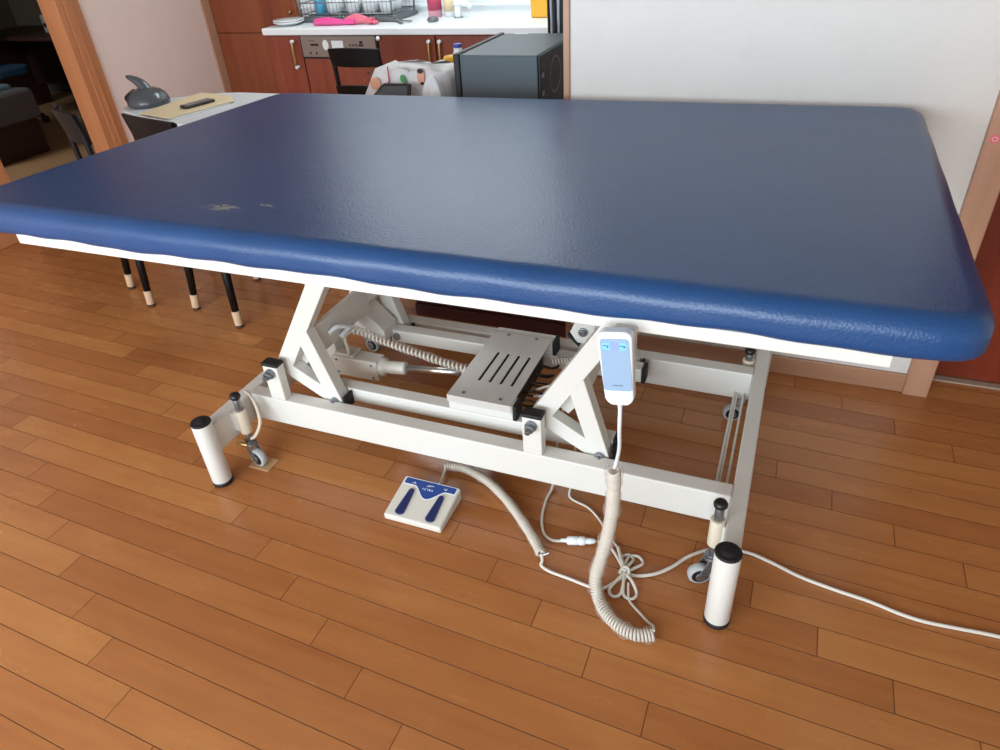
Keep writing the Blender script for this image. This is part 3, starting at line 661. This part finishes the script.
# appliance with curved horn
ap = empty('desktop_appliance', (-3.15, 2.79, .74), 0, 'dark grey glossy rounded appliance with a curved horn on the white table', 'appliance')
b = MB(); b.lathe((0,0,0), [(0, 0), (.088, 0), (.095, .006), (.093, .03), (.085, .055), (.066, .08), (.035, .095), (0, .10)], n=32)
b.v = [(-3.140+x*1.12-y*.25, 2.80+y*1.1+x*.2, .741+zz*.86) for x, y, zz in b.v]; b.build('body', M_appl, ap)
b = MB(); b.lathe((-3.205, 2.76, .795), [(0, .012), (.030, .012), (.040, .004), (.046, -.03), (0, -.03)], (-.35, -.35, .87), 24); b.build('cup', M_black, ap)
b = MB(); b.tube([(-3.125, 2.80, .79), (-3.150, 2.80, .835), (-3.180, 2.79, .862), (-3.225, 2.785, .878)], lambda t: .030*(1-t)**.7+.005, 14); b.build('horn', M_appl, ap)
# boards, phone
b = MB(); b.prism([(-2.985, 2.625), (-2.735, 2.555), (-2.672, 2.872), (-2.99, 2.99)], (0, 0, .7405), (1,0,0), (0,1,0), (0,0,.004)); tag(b.build('cardboard_sheet', M_tabw, None, .001), 'thin pale sheet lying under the cream board on the white table', 'sheet')
b = MB(); b.prism([(-3.0, 2.60), (-2.765, 2.545), (-2.668, 2.90), (-2.76, 2.99), (-3.005, 3.03)], (0, 0, .7455), (1,0,0), (0,1,0), (0,0,.006)); tag(b.build('folder', M_paper, None, .0015), 'cream board folder on the white table with a black phone on it', 'folder')
b = MB(); b.prism(rr(.068, .165, .010), (-2.80, 2.785, .752), (.97, -.25, 0), (.25, .97, 0), (0, 0, .013))
ph = b.build('mobile_phone', M_phone, None, .003); tag(ph, 'black phone lying on the cream board on the white table', 'phone')
b = MB(); b.prism(rr(.056, .150, .006), (-2.80, 2.785, .765), (.97, -.25, 0), (.25, .97, 0), (0, 0, .0006)); b.build('screen', M_glass, ph)

# ------------------------------------------------------------------ black chairs
def chair(legs, back_idx, label, seat_z=.44, back_h=.88, group='black dining chairs', rail_h=.10, lean=.09, socks=True, mid=False, arch=.02):
    """legs: 4 floor points in order around the seat; back posts stand over legs back_idx=(i,j)"""
    P4 = [Vector((x, y, 0)) for x, y in legs]; c = sum(P4, Vector())/4
    R = empty('dining_chair', (c.x, c.y, 0), 0, label, 'chair', group)
    top = [c+(p-c)*.80 for p in P4]
    for i, (p, t) in enumerate(zip(P4, top)):
        a = p+Vector((0,0,.012)); q = Vector((t.x, t.y, seat_z))
        b = MB(); b.cyl(a.lerp(q, .0), q, .0145, .022, n=16); lg = b.build('leg', M_blk, R)
        if socks:
            b = MB(); b.cyl(a, a.lerp(q, .155), .0178, .0192, n=16); b.build('leg_sock', M_sock, lg, .002)
        b = MB(); b.cyl(p, a, .0175, n=16); b.build('felt_pad', M_felt, lg)
    sc = [c+(p-c)*.95 for p in P4]; pts = []
    n = 4
    for i in range(4):
        a_, b_, c2 = sc[i-1], sc[i], sc[(i+1)%4]; d1 = (a_-b_).normalized()*.04; d2 = (c2-b_).normalized()*.04
        for k in range(5): t = k/4; q = (1-t)**2*(b_+d1)+2*t*(1-t)*b_+t*t*(b_+d2); pts.append((q.x, q.y))
    b = MB(); b.prism(pts, (0,0,seat_z), (1,0,0), (0,1,0), (0,0,.028)); b.build('seat', M_blk, R, .006)
    i, j = back_idx; A, B = sc[i], sc[j]; mid_ = (A+B)/2; out = Vector((mid_.x-c.x, mid_.y-c.y, 0)).normalized()
    tops = []
    for q in (A, B):
        b = MB(); e = q+out*lean; b.tube([(q.x, q.y, seat_z-.02), (q.x+out.x*.01, q.y+out.y*.01, seat_z+.12), (e.x, e.y, back_h-.01)], .0125, 10); b.build('back_post', M_blk, R); tops.append(Vector((e.x, e.y, back_h)))
    def rail(zc, h, bow):
        b = MB(); n = 12; f = (back_h-zc)/max(.01, back_h-seat_z); vs = []; 
        for k in range(n+1):
            t = k/n; p = tops[0].lerp(tops[1], -.06+1.12*t)-out*lean*f+out*bow*(1-(2*t-1)**2)
            for zz, th in ((-h/2, -.009), (-h/2, .009), (h/2+arch*(1-(2*t-1)**2)*.5, .009), (h/2+arch*(1-(2*t-1)**2)*.5, -.009)):
                vs.append((p.x+out.x*(th+zz*.2), p.y+out.y*(th+zz*.2), zc+zz))
        fs = [(4*k+m2, 4*k+(m2+1)%4, 4*k+4+(m2+1)%4, 4*k+4+m2) for k in range(n) for m2 in range(4)]+[(3,2,1,0), tuple(4*n+q for q in range(4))]
        b.add(vs, fs); b.build('back_rail', M_blk, R, .003)
    rail(back_h-rail_h/2, rail_h, .03)
    if mid: rail(back_h-rail_h-.13, .05, .02)
    return R
chair([(-2.166, 2.019), (-2.487, 2.101), (-2.40, 2.44), (-2.07, 2.42)], (0, 1), 'black dining chair with its low back towards the camera, against the white table', back_h=.895, rail_h=.15, lean=.015)
chair([(-2.731, 2.063), (-2.988, 2.187), (-2.87, 2.62), (-2.63, 2.57)], (0, 1), 'black dining chair seen edge-on in front of the open doorway', back_h=.895, rail_h=.13, lean=.02)
chair([(-2.44, 3.50), (-2.14, 3.50), (-2.16, 3.82), (-2.42, 3.82)], (0, 1), 'black open-back chair in front of the dishwasher', back_h=.893, rail_h=.09, lean=.03, socks=False, mid=True)

# ------------------------------------------------------------------ desk with computer case, bag, tablet
DK = empty('desk', (-1.2, 2.65, 0), 0, 'dark mahogany desk behind the treatment table beside the wall end', 'desk')
b = MB(); b.box(-1.80, -.745, 2.36, 2.98, .69, .72); b.build('desktop', M_dark, DK, .003)
b = MB(); b.box(-1.44, -.745, 2.352, 2.372, 0, .69); b.build('front_panel', M_dark, DK, .002)
b = MB(); b.box(-1.44, -1.415, 2.372, 2.95, 0, .69); b.build('side_panel', M_dark, DK, .002)
b = MB(); b.box(-.79, -.745, 2.372, 2.95, 0, .69); b.build('side_panel', M_dark, DK, .002)
b = MB(); b.box(-1.80, -1.775, 2.93, 2.97, 0, .69); b.build('leg', M_dark, DK, .002)
b = MB(); b.box(-1.44, -.745, 2.340, 2.352, .0, .055); b.build('plinth', M_dark, DK, .002)
C = empty('computer_tower', (-1.02, 2.66, .72), 0, 'black computer tower standing on the desk by the wall end', 'computer')
b = MB(); b.box(-1.165, -.868, 2.435, 2.888, .725, 1.056); b.build('case', M_pc, C, .004)
b = MB(); b.box(-1.190, -1.166, 2.432, 2.890, .722, 1.060); b.build('front_bezel', M_pcd, C, .006)
b = MB(); b.box(-.867, -.858, 2.437, 2.886, .727, 1.054); bp = b.build('rear_panel', M_pcd, C, .003)
b = MB(); b.lathe((-.858, 2.60, .965), [(.058, 0), (.061, .002), (.063, 0)], (1, 0, 0)); b.build('fan_ring', M_dgrey, bp)
b = MB()
for k in range(4): b.box(-.858, -.8565, 2.45, 2.47, .80+k*.06, .815+k*.06)
b.build('port', M_galv, bp)
b = MB(); b.box(-.858, -.856, 2.70, 2.86, 1.0, 1.03); b.build('power_socket', M_galv, bp)
b = MB(); b.prism(rr(.06, .02, .008), (-1.09, 2.875, 1.0565), (1,0,0), (0,1,0), (0,0,.0005)); b.build('sticker', M_hand, C)
# printed paper bag
BG = empty('shopping_bag', (-1.5, 2.66, .72), 0, 'white printed carrier bag on the desk beside the computer tower', 'bag')
def bagmesh():
    b = MB(); x0, x1, y0, y1 = -1.66, -1.275, 2.56, 2.74; n = 14; vs = []
    levels = [(.722, 1.0), (.80, 1.03), (.88, 1.01), (.93, .97), (.975, .93)]
    for z_, s in levels:
        ring = []
        for k in range(n): ring.append((x0+(x1-x0)*k/n, y0))
        for k in range(6): ring.append((x1, y0+(y1-y0)*k/6))
        for k in range(n): ring.append((x1-(x1-x0)*k/n, y1))
        for k in range(6): ring.append((x0, y1-(y1-y0)*k/6))
        cx, cy_ = (x0+x1)/2, (y0+y1)/2
        for (x, y) in ring:
            wv = .006*math.sin(x*70+z_*30)
            vs.append((cx+(x-cx)*s+(.05 if x < cx else 0)*max(0, (z_-.88)/.12), cy_+(y-cy_)*s+wv, z_+(.008*math.sin(x*40) if z_ > .97 else 0)))
    R_ = 2*n+12
    b.add(vs, [(j*R_+i, j*R_+(i+1)%R_, (j+1)*R_+(i+1)%R_, (j+1)*R_+i) for j in range(len(levels)-1) for i in range(R_)]+[tuple(range(R_))[::-1], tuple((len(levels)-1)*R_+i for i in range(R_))], True)
    return b
bo = bagmesh().build('bag_body', M_bag, BG)
def blob(pts, m_, y, name='print'):
    b = MB(); b.prism(pts, (0, y, 0), (1,0,0), (0,0,1), (0, .003, 0)); b.build(name, m_, bo)
def ell(cx, cz, rx, rz, n=16, rot=0): return [(cx+rx*math.cos(2*PI*k/n)*math.cos(rot)-rz*math.sin(2*PI*k/n)*math.sin(rot), cz+rx*math.cos(2*PI*k/n)*math.sin(rot)+rz*math.sin(2*PI*k/n)*math.cos(rot)) for k in range(n)]
yb = 2.553
blob(ell(-1.475, .945, .012, .016, rot=.3), M_bagg, yb)
blob(ell(-1.605, .925, .026, .022, rot=.5), M_bagp, yb); blob(ell(-1.628, .965, .007, .006), M_bagk, yb)
blob(ell(-1.655, .935, .004, .005), M_bagr, yb)
blob(ell(-1.395, .955, .016, .032), M_bagp, yb); blob(ell(-1.395, .975, .013, .009), M_bagk, yb-.001); blob(ell(-1.39, .930, .008, .006), M_bagk, yb-.001)
blob(ell(-1.385, .900, .008, .012), M_bagr, yb); blob(ell(-1.545, .925, .004, .008), M_bagr, yb); blob([(-1.542, .93), (-1.538, .93), (-1.536, .99), (-1.540, .99)], M_bagr, yb)
# thin plastic bag bunched in front
PB = MB(); PB.lathe((0, 0, 0), [(.10, 0), (.095, .04), (.082, .10), (.066, .16), (.045, .215), (.018, .25), (0, .252)], n=40)
PB.v = [(-1.315+x*(.8+.06*math.sin(9*math.atan2(y, x))), 2.49+y*.42*(1+.14*math.sin(7*math.atan2(y, x)+zz*30)), .722+zz) for x, y, zz in PB.v]
tag(PB.build('plastic_bag', M_film), 'crumpled translucent plastic bag in front of the printed bag, left of the computer tower', 'bag')
# tablet leaning on the bag
b = MB(); b.prism([(-.125, 0), (.075, 0), (.075, .232), (-.045, .232), (-.125, .15)], (-1.478, 2.385, .734), (1, 0, 0), (0, .42, .91), (0, .010, -.005)); tb = b.build('tablet', M_tab, None, .004)
tag(tb, 'black tablet in a dark case propped against the printed bag', 'tablet')
b = MB(); b.prism([(-.112, .012), (.063, .012), (.063, .220), (-.042, .220), (-.112, .146)], (-1.478, 2.384, .7345), (1, 0, 0), (0, .42, .91), (0, .001, 0)); b.build('screen', M_glass, tb)
# yellow package and white bottle behind
b = MB(); b.lathe((-1.385, 2.83, .722), [(0, 0), (.05, 0), (.052, .1), (.05, .225), (.035, .258), (0, .262)], n=20); tag(b.build('yellow_packet', M_yel, None), 'yellow packet on the desk behind the plastic bag, left of the computer tower', 'packet')
b = MB(); b.lathe((-1.400, 2.92, .722), [(0, 0), (.026, 0), (.026, .235), (.024, .25), (.018, .26), (.018, .275), (0, .275)], n=20); jb = b.build('medicine_bottle', M_dish, None); tag(jb, 'white bottle with blue cap standing behind the printed bag', 'bottle')
b = MB(); b.cyl((-1.400, 2.92, .998), (-1.400, 2.92, 1.012), .018, n=18); b.build('cap', mat('cap_blue', '3b4fa8', .4), jb)

# ------------------------------------------------------------------ kitchen
CT = box('countertop', M_counter, -3.29, -.56, 3.98, 4.62, .880, .920, None, .006); tag(CT, 'long white kitchen worktop along the tiled wall', 'worktop')
TC = empty('tall_cabinet', (-3.9, 4.58, 0), 0, 'tall reddish wood cabinet left of the worktop', 'cabinet')
b = MB(); b.box(-4.18, -3.42, 4.572, 4.618, 0, 2.3); b.build('carcass', M_tall, TC)
for z0, z1 in ((.02, .806), (.812, 2.29)):
    for xa, xb in ((-4.18, -3.424),):
        b = MB(); b.box(xa, xb, 4.552, 4.571, z0, z1); dr = b.build('door', M_tall, TC, .002)
        if z0 > .5 : 
            b = MB(); b.lathe((-3.465, 4.552, .943), [(0, 0), (.008, 0), (.007, .012), (.014, .018), (.014, .024), (0, .028)], (0, -1, 0), 16); b.build('knob', M_brass, dr)
def base_cab(xa, xb, hx, label, drawer=False):
    R = empty('base_cabinet', ((xa+xb)/2, 4.3, 0), 0, label, 'cabinet')
    b = MB(); b.box(xa+.002, xb-.002, 4.022, 4.61, .10, .878); b.build('carcass', M_redk, R)
    b = MB(); b.box(xa+.004, xb-.004, 4.002, 4.021, .11, .872); d = b.build('door', M_redk, R, .002)
    if hx:
        b = MB(); b.tube([(hx, 4.002, .845), (hx, 3.978, .84), (hx, 3.972, .80), (hx, 3.972, .74), (hx, 3.978, .70), (hx, 4.002, .695)], .007, 8, sub=4); b.build('handle', M_brass, d)
        b = MB(); b.cyl((hx, 4.0, .845), (hx, 3.970, .845), .010, n=12); b.cyl((hx, 4.0, .693), (hx, 3.970, .693), .010, n=12); b.build('handle_end', M_dish, d)
    b = MB(); b.box(xa, xb, 4.06, 4.08, 0, .10); b.build('plinth', M_dark, R)
    return R
base_cab(-3.285, -3.022, -3.07, 'narrow reddish wood base cabinet left of the dishwasher')
base_cab(-2.452, -2.062, -2.095, 'reddish wood base cabinet right of the dishwasher')
base_cab(-2.060, -1.62, -2.025, 'reddish wood base cabinet in the middle, behind the computer tower')
base_cab(-1.618, -.56, None, 'reddish wood base cabinet behind the computer tower, at the right end')
kb = MB(); kb.lathe((-2.437, 4.0, .862), [(0, 0), (.007, 0), (.006, .01), (.013, .016), (.012, .023), (0, .026)], (0, -1, 0), 14); 
ck = [o for o in bpy.data.objects if o.name.startswith('base_cabinet')][1]
kb.build('knob', M_porc, ck)
DW = empty('dishwasher', (-2.73, 4.3, 0), 0, 'built-in dishwasher with grey control panel under the white worktop', 'dishwasher')
b = MB(); b.box(-3.018, -2.456, 4.022, 4.61, .08, .877); b.build('body', M_dark, DW)
b = MB(); b.box(-3.016, -2.470, 3.996, 4.021, .752, .873); cpn = b.build('control_panel', M_steel, DW, .003)
b = MB(); b.box(-3.016, -2.470, 4.000, 4.021, .742, .752); b.box(-2.470, -2.458, 4.0, 4.021, .742, .873); b.build('panel_gap', M_black, DW)
b = MB(); b.box(-3.016, -2.458, 4.002, 4.021, .12, .741); b.build('door_panel', M_redk, DW, .002)
b = MB(); b.prism(ell(-2.83, .823, .022, .030, 20), (0, 3.9955, 0), (1,0,0), (0,0,1), (0,-.004,0)); b.build('dial', M_tile, cpn)
b = MB(); b.box(-2.785, -2.70, 3.9935, 3.996, .800, .848); b.build('display', M_tile, cpn, .001)
b = MB(); b.box(-2.945, -2.885, 3.9945, 3.996, .818, .830); b.box(-2.955, -2.91, 3.9945, 3.996, .845, .848)
for k in range(4): b.box(-2.655+k*.022, -2.645+k*.022, 3.9945, 3.996, .815, .828)
b.prism(ell(-2.570, .838, .012, .009), (0, 3.996, 0), (1,0,0), (0,0,1), (0,-.0015,0)); b.box(-2.585, -2.555, 3.9945, 3.996, .816, .826)
for x in (-2.955, -2.91): b.prism(ell(x, .775, .006, .008), (0, 3.996, 0), (1,0,0), (0,0,1), (0,-.0015,0))
b.build('buttons', M_black, cpn)
# things on the worktop
b = MB(); b.lathe((-3.17, 4.12, .921), [(0, 0), (.05, 0), (.085, .014), (.10, .020), (.101, .024), (.08, .018), (.05, .010), (0, .010)], n=36)
b.lathe((-3.17, 4.12, .936), [(0, 0), (.05, 0), (.085, .010), (.098, .016), (.099, .019), (.05, .008), (0, .008)], n=36); tag(b.build('plate', M_porc), 'white plate at the left end of the worktop', 'plate')
RK = empty('dish_rack', (-2.83, 4.40, .92), 0, 'metal wire dish rack full of white dishes on the worktop', 'dish rack')
b = MB()
x0, x1, y0, y1 = -3.15, -2.47, 4.24, 4.54
for zz in (.965, 1.03, 1.10):
    b.tube([(x0, y0, zz), (x1, y0, zz), (x1, y1, zz), (x0, y1, zz), (x0, y0, zz)], .0035, 6, smooth_path=False)
for k in range(25): x = x0+(x1-x0)*k/24; b.tube([(x, y0, .945), (x, y0, 1.10)], .002, 5, smooth_path=False); b.tube([(x, y0, .946), (x, y1, .946), (x, y1, 1.1)], .002, 5, smooth_path=False)
for x, y in ((x0, y0), (x1, y0), (x1, y1), (x0, y1)): b.tube([(x-.03 if x == x0 else x+.03, y, 1.3), (x, y, .925)], .006, 8, smooth_path=False)
b.build('wire_basket', M_rack, RK)
b = MB(); b.prism([(x0-.03, y0-.03), (x1+.03, y0-.03), (x1+.03, y1), (x0-.03, y1)], (0, 0, .924), (1,0,0), (0,1,0), (0,0,.020)); b.build('drip_tray', M_tray, RK, .003)
for i, x in enumerate((-2.93, -2.79, -2.66, -2.54)):
    b = MB(); r_ = .052 if i % 2 == 0 else .047; b.lathe((x, 4.315, .952), [(0, 0), (r_*.6, 0), (r_*.95, .025), (r_, .06), (r_, .085), (r_*.92, .085), (r_*.9, .03), (0, .01)], n=28); tag(b.build('bowl', M_dish), ('white bowl in the dish rack, leftmost', 'white bowl in the dish rack, second from the left', 'white bowl in the dish rack, second from the right', 'white bowl in the dish rack, rightmost')[i], 'bowl', 'bowls in the dish rack')
for i, x in enumerate((-2.87, -2.72, -2.57)):
    b = MB(); b.lathe((x, 4.45, .952), [(0, 0), (.045, 0), (.062, .03), (.066, .12), (.061, .12), (.057, .035), (0, .01)], n=28); tag(b.build('bowl', M_dish), ('tall white bowl at the back left of the dish rack', 'tall white bowl at the back middle of the dish rack', 'tall white bowl at the back right of the dish rack')[i], 'bowl', 'bowls in the dish rack')
for i, x in enumerate((-3.055, -3.10)):
    b = MB(); b.lathe((x, 4.33+.07*i, .948), [(0, 0), (.032, 0), (.034, .01), (.034, .17), (.025, .19), (.014, .20), (.014, .22), (0, .22)], n=20); tag(b.build('water_bottle', M_blue), ('blue bottle in the front left of the dish rack', 'blue bottle behind the other blue bottle in the dish rack')[i], 'bottle', 'blue bottles in the rack')
# pink rubber gloves
GL = empty('rubber_gloves', (-2.8, 4.12, .92), 0, 'pink rubber gloves lying on the worktop edge in front of the dish rack', 'gloves')
def flat_glove(pts, m_, name):
    b = MB(); b.tube(pts, lambda t: .016+.014*abs(math.sin(t*3.6+.4)), 12, sub=6); zc = pts[0][2]
    b.v = [(x, y, .921+max(0, (zz-zc))*1.0 + (zz-zc+.03)*.25 if True else zz) for x, y, zz in b.v]; return b.build(name, m_, GL)
flat_glove([(-2.95, 4.09, .93), (-2.86, 4.10, .93), (-2.76, 4.10, .93), (-2.66, 4.11, .93)], M_pinkg, 'glove')
flat_glove([(-2.74, 4.12, .935), (-2.67, 4.13, .945), (-2.60, 4.13, .945), (-2.54, 4.12, .935)], M_pinkg2, 'glove')
for k in range(4): b = MB(); b.tube([(-2.57, 4.10+.012*k, .94), (-2.525, 4.10+.012*k, .935), (-2.505, 4.095+.012*k, .929)], .006, 8); b.build('glove_finger', M_pinkg2, GL)
# dark tongs on the counter by the rack
b = MB(); b.bar((-2.44, 4.20, .932), (-2.30, 4.18, .928), .02, .006, (0,0,1)); b.bar((-2.44, 4.24, .932), (-2.33, 4.11, .928), .02, .006, (0,0,1)); tag(b.build('tongs', M_dgrey, None, .002), 'grey kitchen tongs lying right of the dish rack', 'tongs')
def bottle(x, y, r_, h_, m1, name, label, cat, m2=None, z0=.9205):
    b = MB(); b.lathe((x, y, z0), [(0, 0), (r_*.9, 0), (r_, .008), (r_, h_*.7), (r_*.8, h_*.8), (r_*.4, h_*.88), (r_*.4, h_), (0, h_)], n=24); o = b.build(name, m1); tag(o, label, cat)
    if m2: b = MB(); b.lathe((x, y, z0), [(r_*.6, h_*.15), (r_*1.02, h_*.15), (r_*1.02, h_*.6), (r_*.6, h_*.6)], n=24); b.build('label_band', m2, o)
    return o
bottle(-2.245, 4.40, .044, .26, M_bpink, 'soap_bottle', 'pink dish soap bottle on the worktop', 'bottle', M_magenta)
bottle(-2.150, 4.42, .036, .20, M_dish, 'detergent_bottle', 'white bottle with yellow label beside the pink bottle', 'bottle', M_yelp)
SP = empty('faucet', (-2.05, 4.34, .92), 0, 'white kitchen tap with a short spout at the sink', 'faucet')
b = MB(); b.cyl((-2.065, 4.36, .9205), (-2.065, 4.36, .99), .022, n=20); b.cyl((-2.065, 4.36, .99), (-2.065, 4.36, 1.03), .028, n=20); b.build('body', M_hand, SP, .003)
b = MB(); b.tube([(-2.065, 4.36, 1.005), (-2.02, 4.34, 1.0), (-1.985, 4.33, .995), (-1.962, 4.32, .985)], .015, 12); b.build('spout', M_hand, SP)
b = MB(); b.cyl((-2.065, 4.36, .921), (-2.065, 4.36, .925), .03, n=20); b.build('base_ring', M_galv, SP)
b = MB(); b.lathe((-2.165, 4.20, .9205), [(0, 0), (.028, 0), (.034, .012), (.026, .026), (0, .030)], n=14); b.v = [(x+.004*math.sin(y*300), y, z_) for x, y, z_ in b.v]
tag(b.build('scouring_pad', M_dgrey), 'small dark grey scourer on the worktop below the pink bottle', 'scourer')
b = MB(); b.prism([(-.053, 0), (.050, 0), (.062, .22), (-.060, .22)], (-1.512, 4.30, .9215), (1,0,0), (0,0,1), (0, .09, 0)); tag(b.build('yellow_bag', M_yel, None, .006), 'yellow container standing on the worktop behind the computer tower', 'container')
# a strip of tiles ledge
struct(box('trim_3', M_tile, -3.415, -.56, 4.600, 4.62, .955, .970, None, .003))
# striped cloth hanging on a drying stand behind the computer
CL = empty('drying_stand', (-1.05, 3.25, 0), 0, 'stand hung with dark and white striped cloths behind the computer tower', 'clothes stand')
def cloth(x0, x1, y, z0, z1, m_, ph_):
    b = MB(); n = 16; k_ = 10; vs = []
    for j in range(k_+1):
        z_ = z0+(z1-z0)*j/k_
        for i in range(n+1):
            t = i/n; vs.append((x0+(x1-x0)*t+.014*(1-j/k_), y+.018*math.sin(t*9+ph_+j*.2), z_))
    b.add(vs, [(j*(n+1)+i, j*(n+1)+i+1, (j+1)*(n+1)+i+1, (j+1)*(n+1)+i) for j in range(k_) for i in range(n)], True)
    o = b.build('cloth', m_, CL); s_ = o.modifiers.new('solid', 'SOLIDIFY'); s_.thickness = .004; return o
xs = [(-1.118, -1.100, M_clothd), (-1.100, -1.092, M_clothw), (-1.092, -1.070, M_clothd), (-1.070, -1.060, M_clothw), (-1.060, -1.03, M_clothd), (-1.03, -.99, M_clothd), (-.99, -.98, M_clothw), (-.98, -.92, M_clothd)]
for i, (a, e, m_) in enumerate(xs): cloth(a, e, 3.26+.004*i, .80 + .015*(i % 3), 1.48, m_, i*.5)
b = MB(); b.tube([(-1.11, 3.25, 1.49), (-.7, 3.25, 1.49)], .008, 8, smooth_path=False)
for x in (-.96, -.7): b.tube([(x, 3.10, 0), (x, 3.25, 1.49), (x, 3.40, 0)], .008, 8, smooth_path=False)
b.build('rack_frame', M_rack, CL)

# ------------------------------------------------------------------ side room
BD = empty('bed', (-6.4, 3.4, 0), 0, 'low bed with dark wooden base and grey-blue blanket in the dark side room', 'bed')
b = MB(); b.box(-7.3, -5.80, 3.35, 4.02, .0, .27); b.build('bed_base', M_dbox, BD, .006)
b = MB(); b.box(-7.3, -5.76, 3.33, 4.06, .27, .50); b.build('blanket_side', M_bedg, BD, .04, 4)
b = MB(); b.box(-7.25, -5.90, 3.38, 4.00, .47, .535); b.build('blanket_top', M_bed, BD, .03, 4)
DS = empty('computer_desk', (-6.8, 5.0, 0), 0, 'dark desk at the far side of the side room', 'desk')
b = MB(); b.box(-7.6, -5.9, 4.78, 5.5, .715, .745); b.build('desktop', M_dbox, DS, .003)
b = MB(); b.box(-7.6, -7.56, 4.8, 5.5, 0, .715); b.build('side_panel', M_dbox, DS); b = MB(); b.box(-5.98, -5.94, 4.8, 5.5, 0, .715); b.build('side_panel', M_dbox, DS)
b = MB(); b.box(-7.56, -5.98, 5.4, 5.43, .2, .715); b.build('back_panel', M_dbox, DS)
b = MB(); b.box(-6.62, -6.20, 5.0, 5.3, .746, .90); pr = b.build('printer', mat('printer_grey', '8b9196', .6), None, .015); tag(pr, 'pale grey printer on the dark desk in the side room', 'printer')
b = MB(); b.box(-6.60, -6.22, 4.996, 5.0, .80, .83); b.build('paper_slot', M_pcd, pr)
b = MB(); b.box(-6.9, -6.45, 5.44, 5.47, .95, 1.30); mo = b.build('monitor', M_pcd, None, .006); tag(mo, 'dark monitor on the desk in the side room', 'monitor')
b = MB(); b.box(-6.72, -6.62, 5.42, 5.45, .746, .95); b.build('stand', M_pcd, mo)
OC = empty('office_chair', (-6.85, 4.45, 0), 0, 'blue swivel office chair in the dark side room', 'chair')
b = MB(); b.prism(rr(.42, .50, .10), (-6.98, 4.36, .88), (.95, .3, 0), (0,0,1), (-.02, .06, 0)); b.build('backrest', M_bluec, OC, .015)
b = MB(); b.prism(rr(.46, .42, .10), (-6.85, 4.55, .46), (1,0,0), (0,1,0), (0,0,.07)); b.build('seat', M_bluec, OC, .015)
b = MB(); b.cyl((-6.85, 4.5, .10), (-6.85, 4.5, .46), .03, n=14); b.bar((-7.0, 4.40, .50), (-6.98, 4.36, .75), .05, .02); b.build('stem', M_black, OC)
b = MB()
for k in range(5): a = 2*PI*k/5; b.bar((-6.85, 4.5, .11), (-6.85+.28*math.cos(a), 4.5+.28*math.sin(a), .07), .04, .03, (0,0,1)); b.cyl((-6.85+.28*math.cos(a), 4.48+.28*math.sin(a), .03), (-6.85+.28*math.cos(a), 4.52+.28*math.sin(a), .03), .03, n=14)
b.build('wheel_base', M_black, OC)

# drop helper flags
for o in bpy.data.objects:
    if 'local' in o: del o['local']
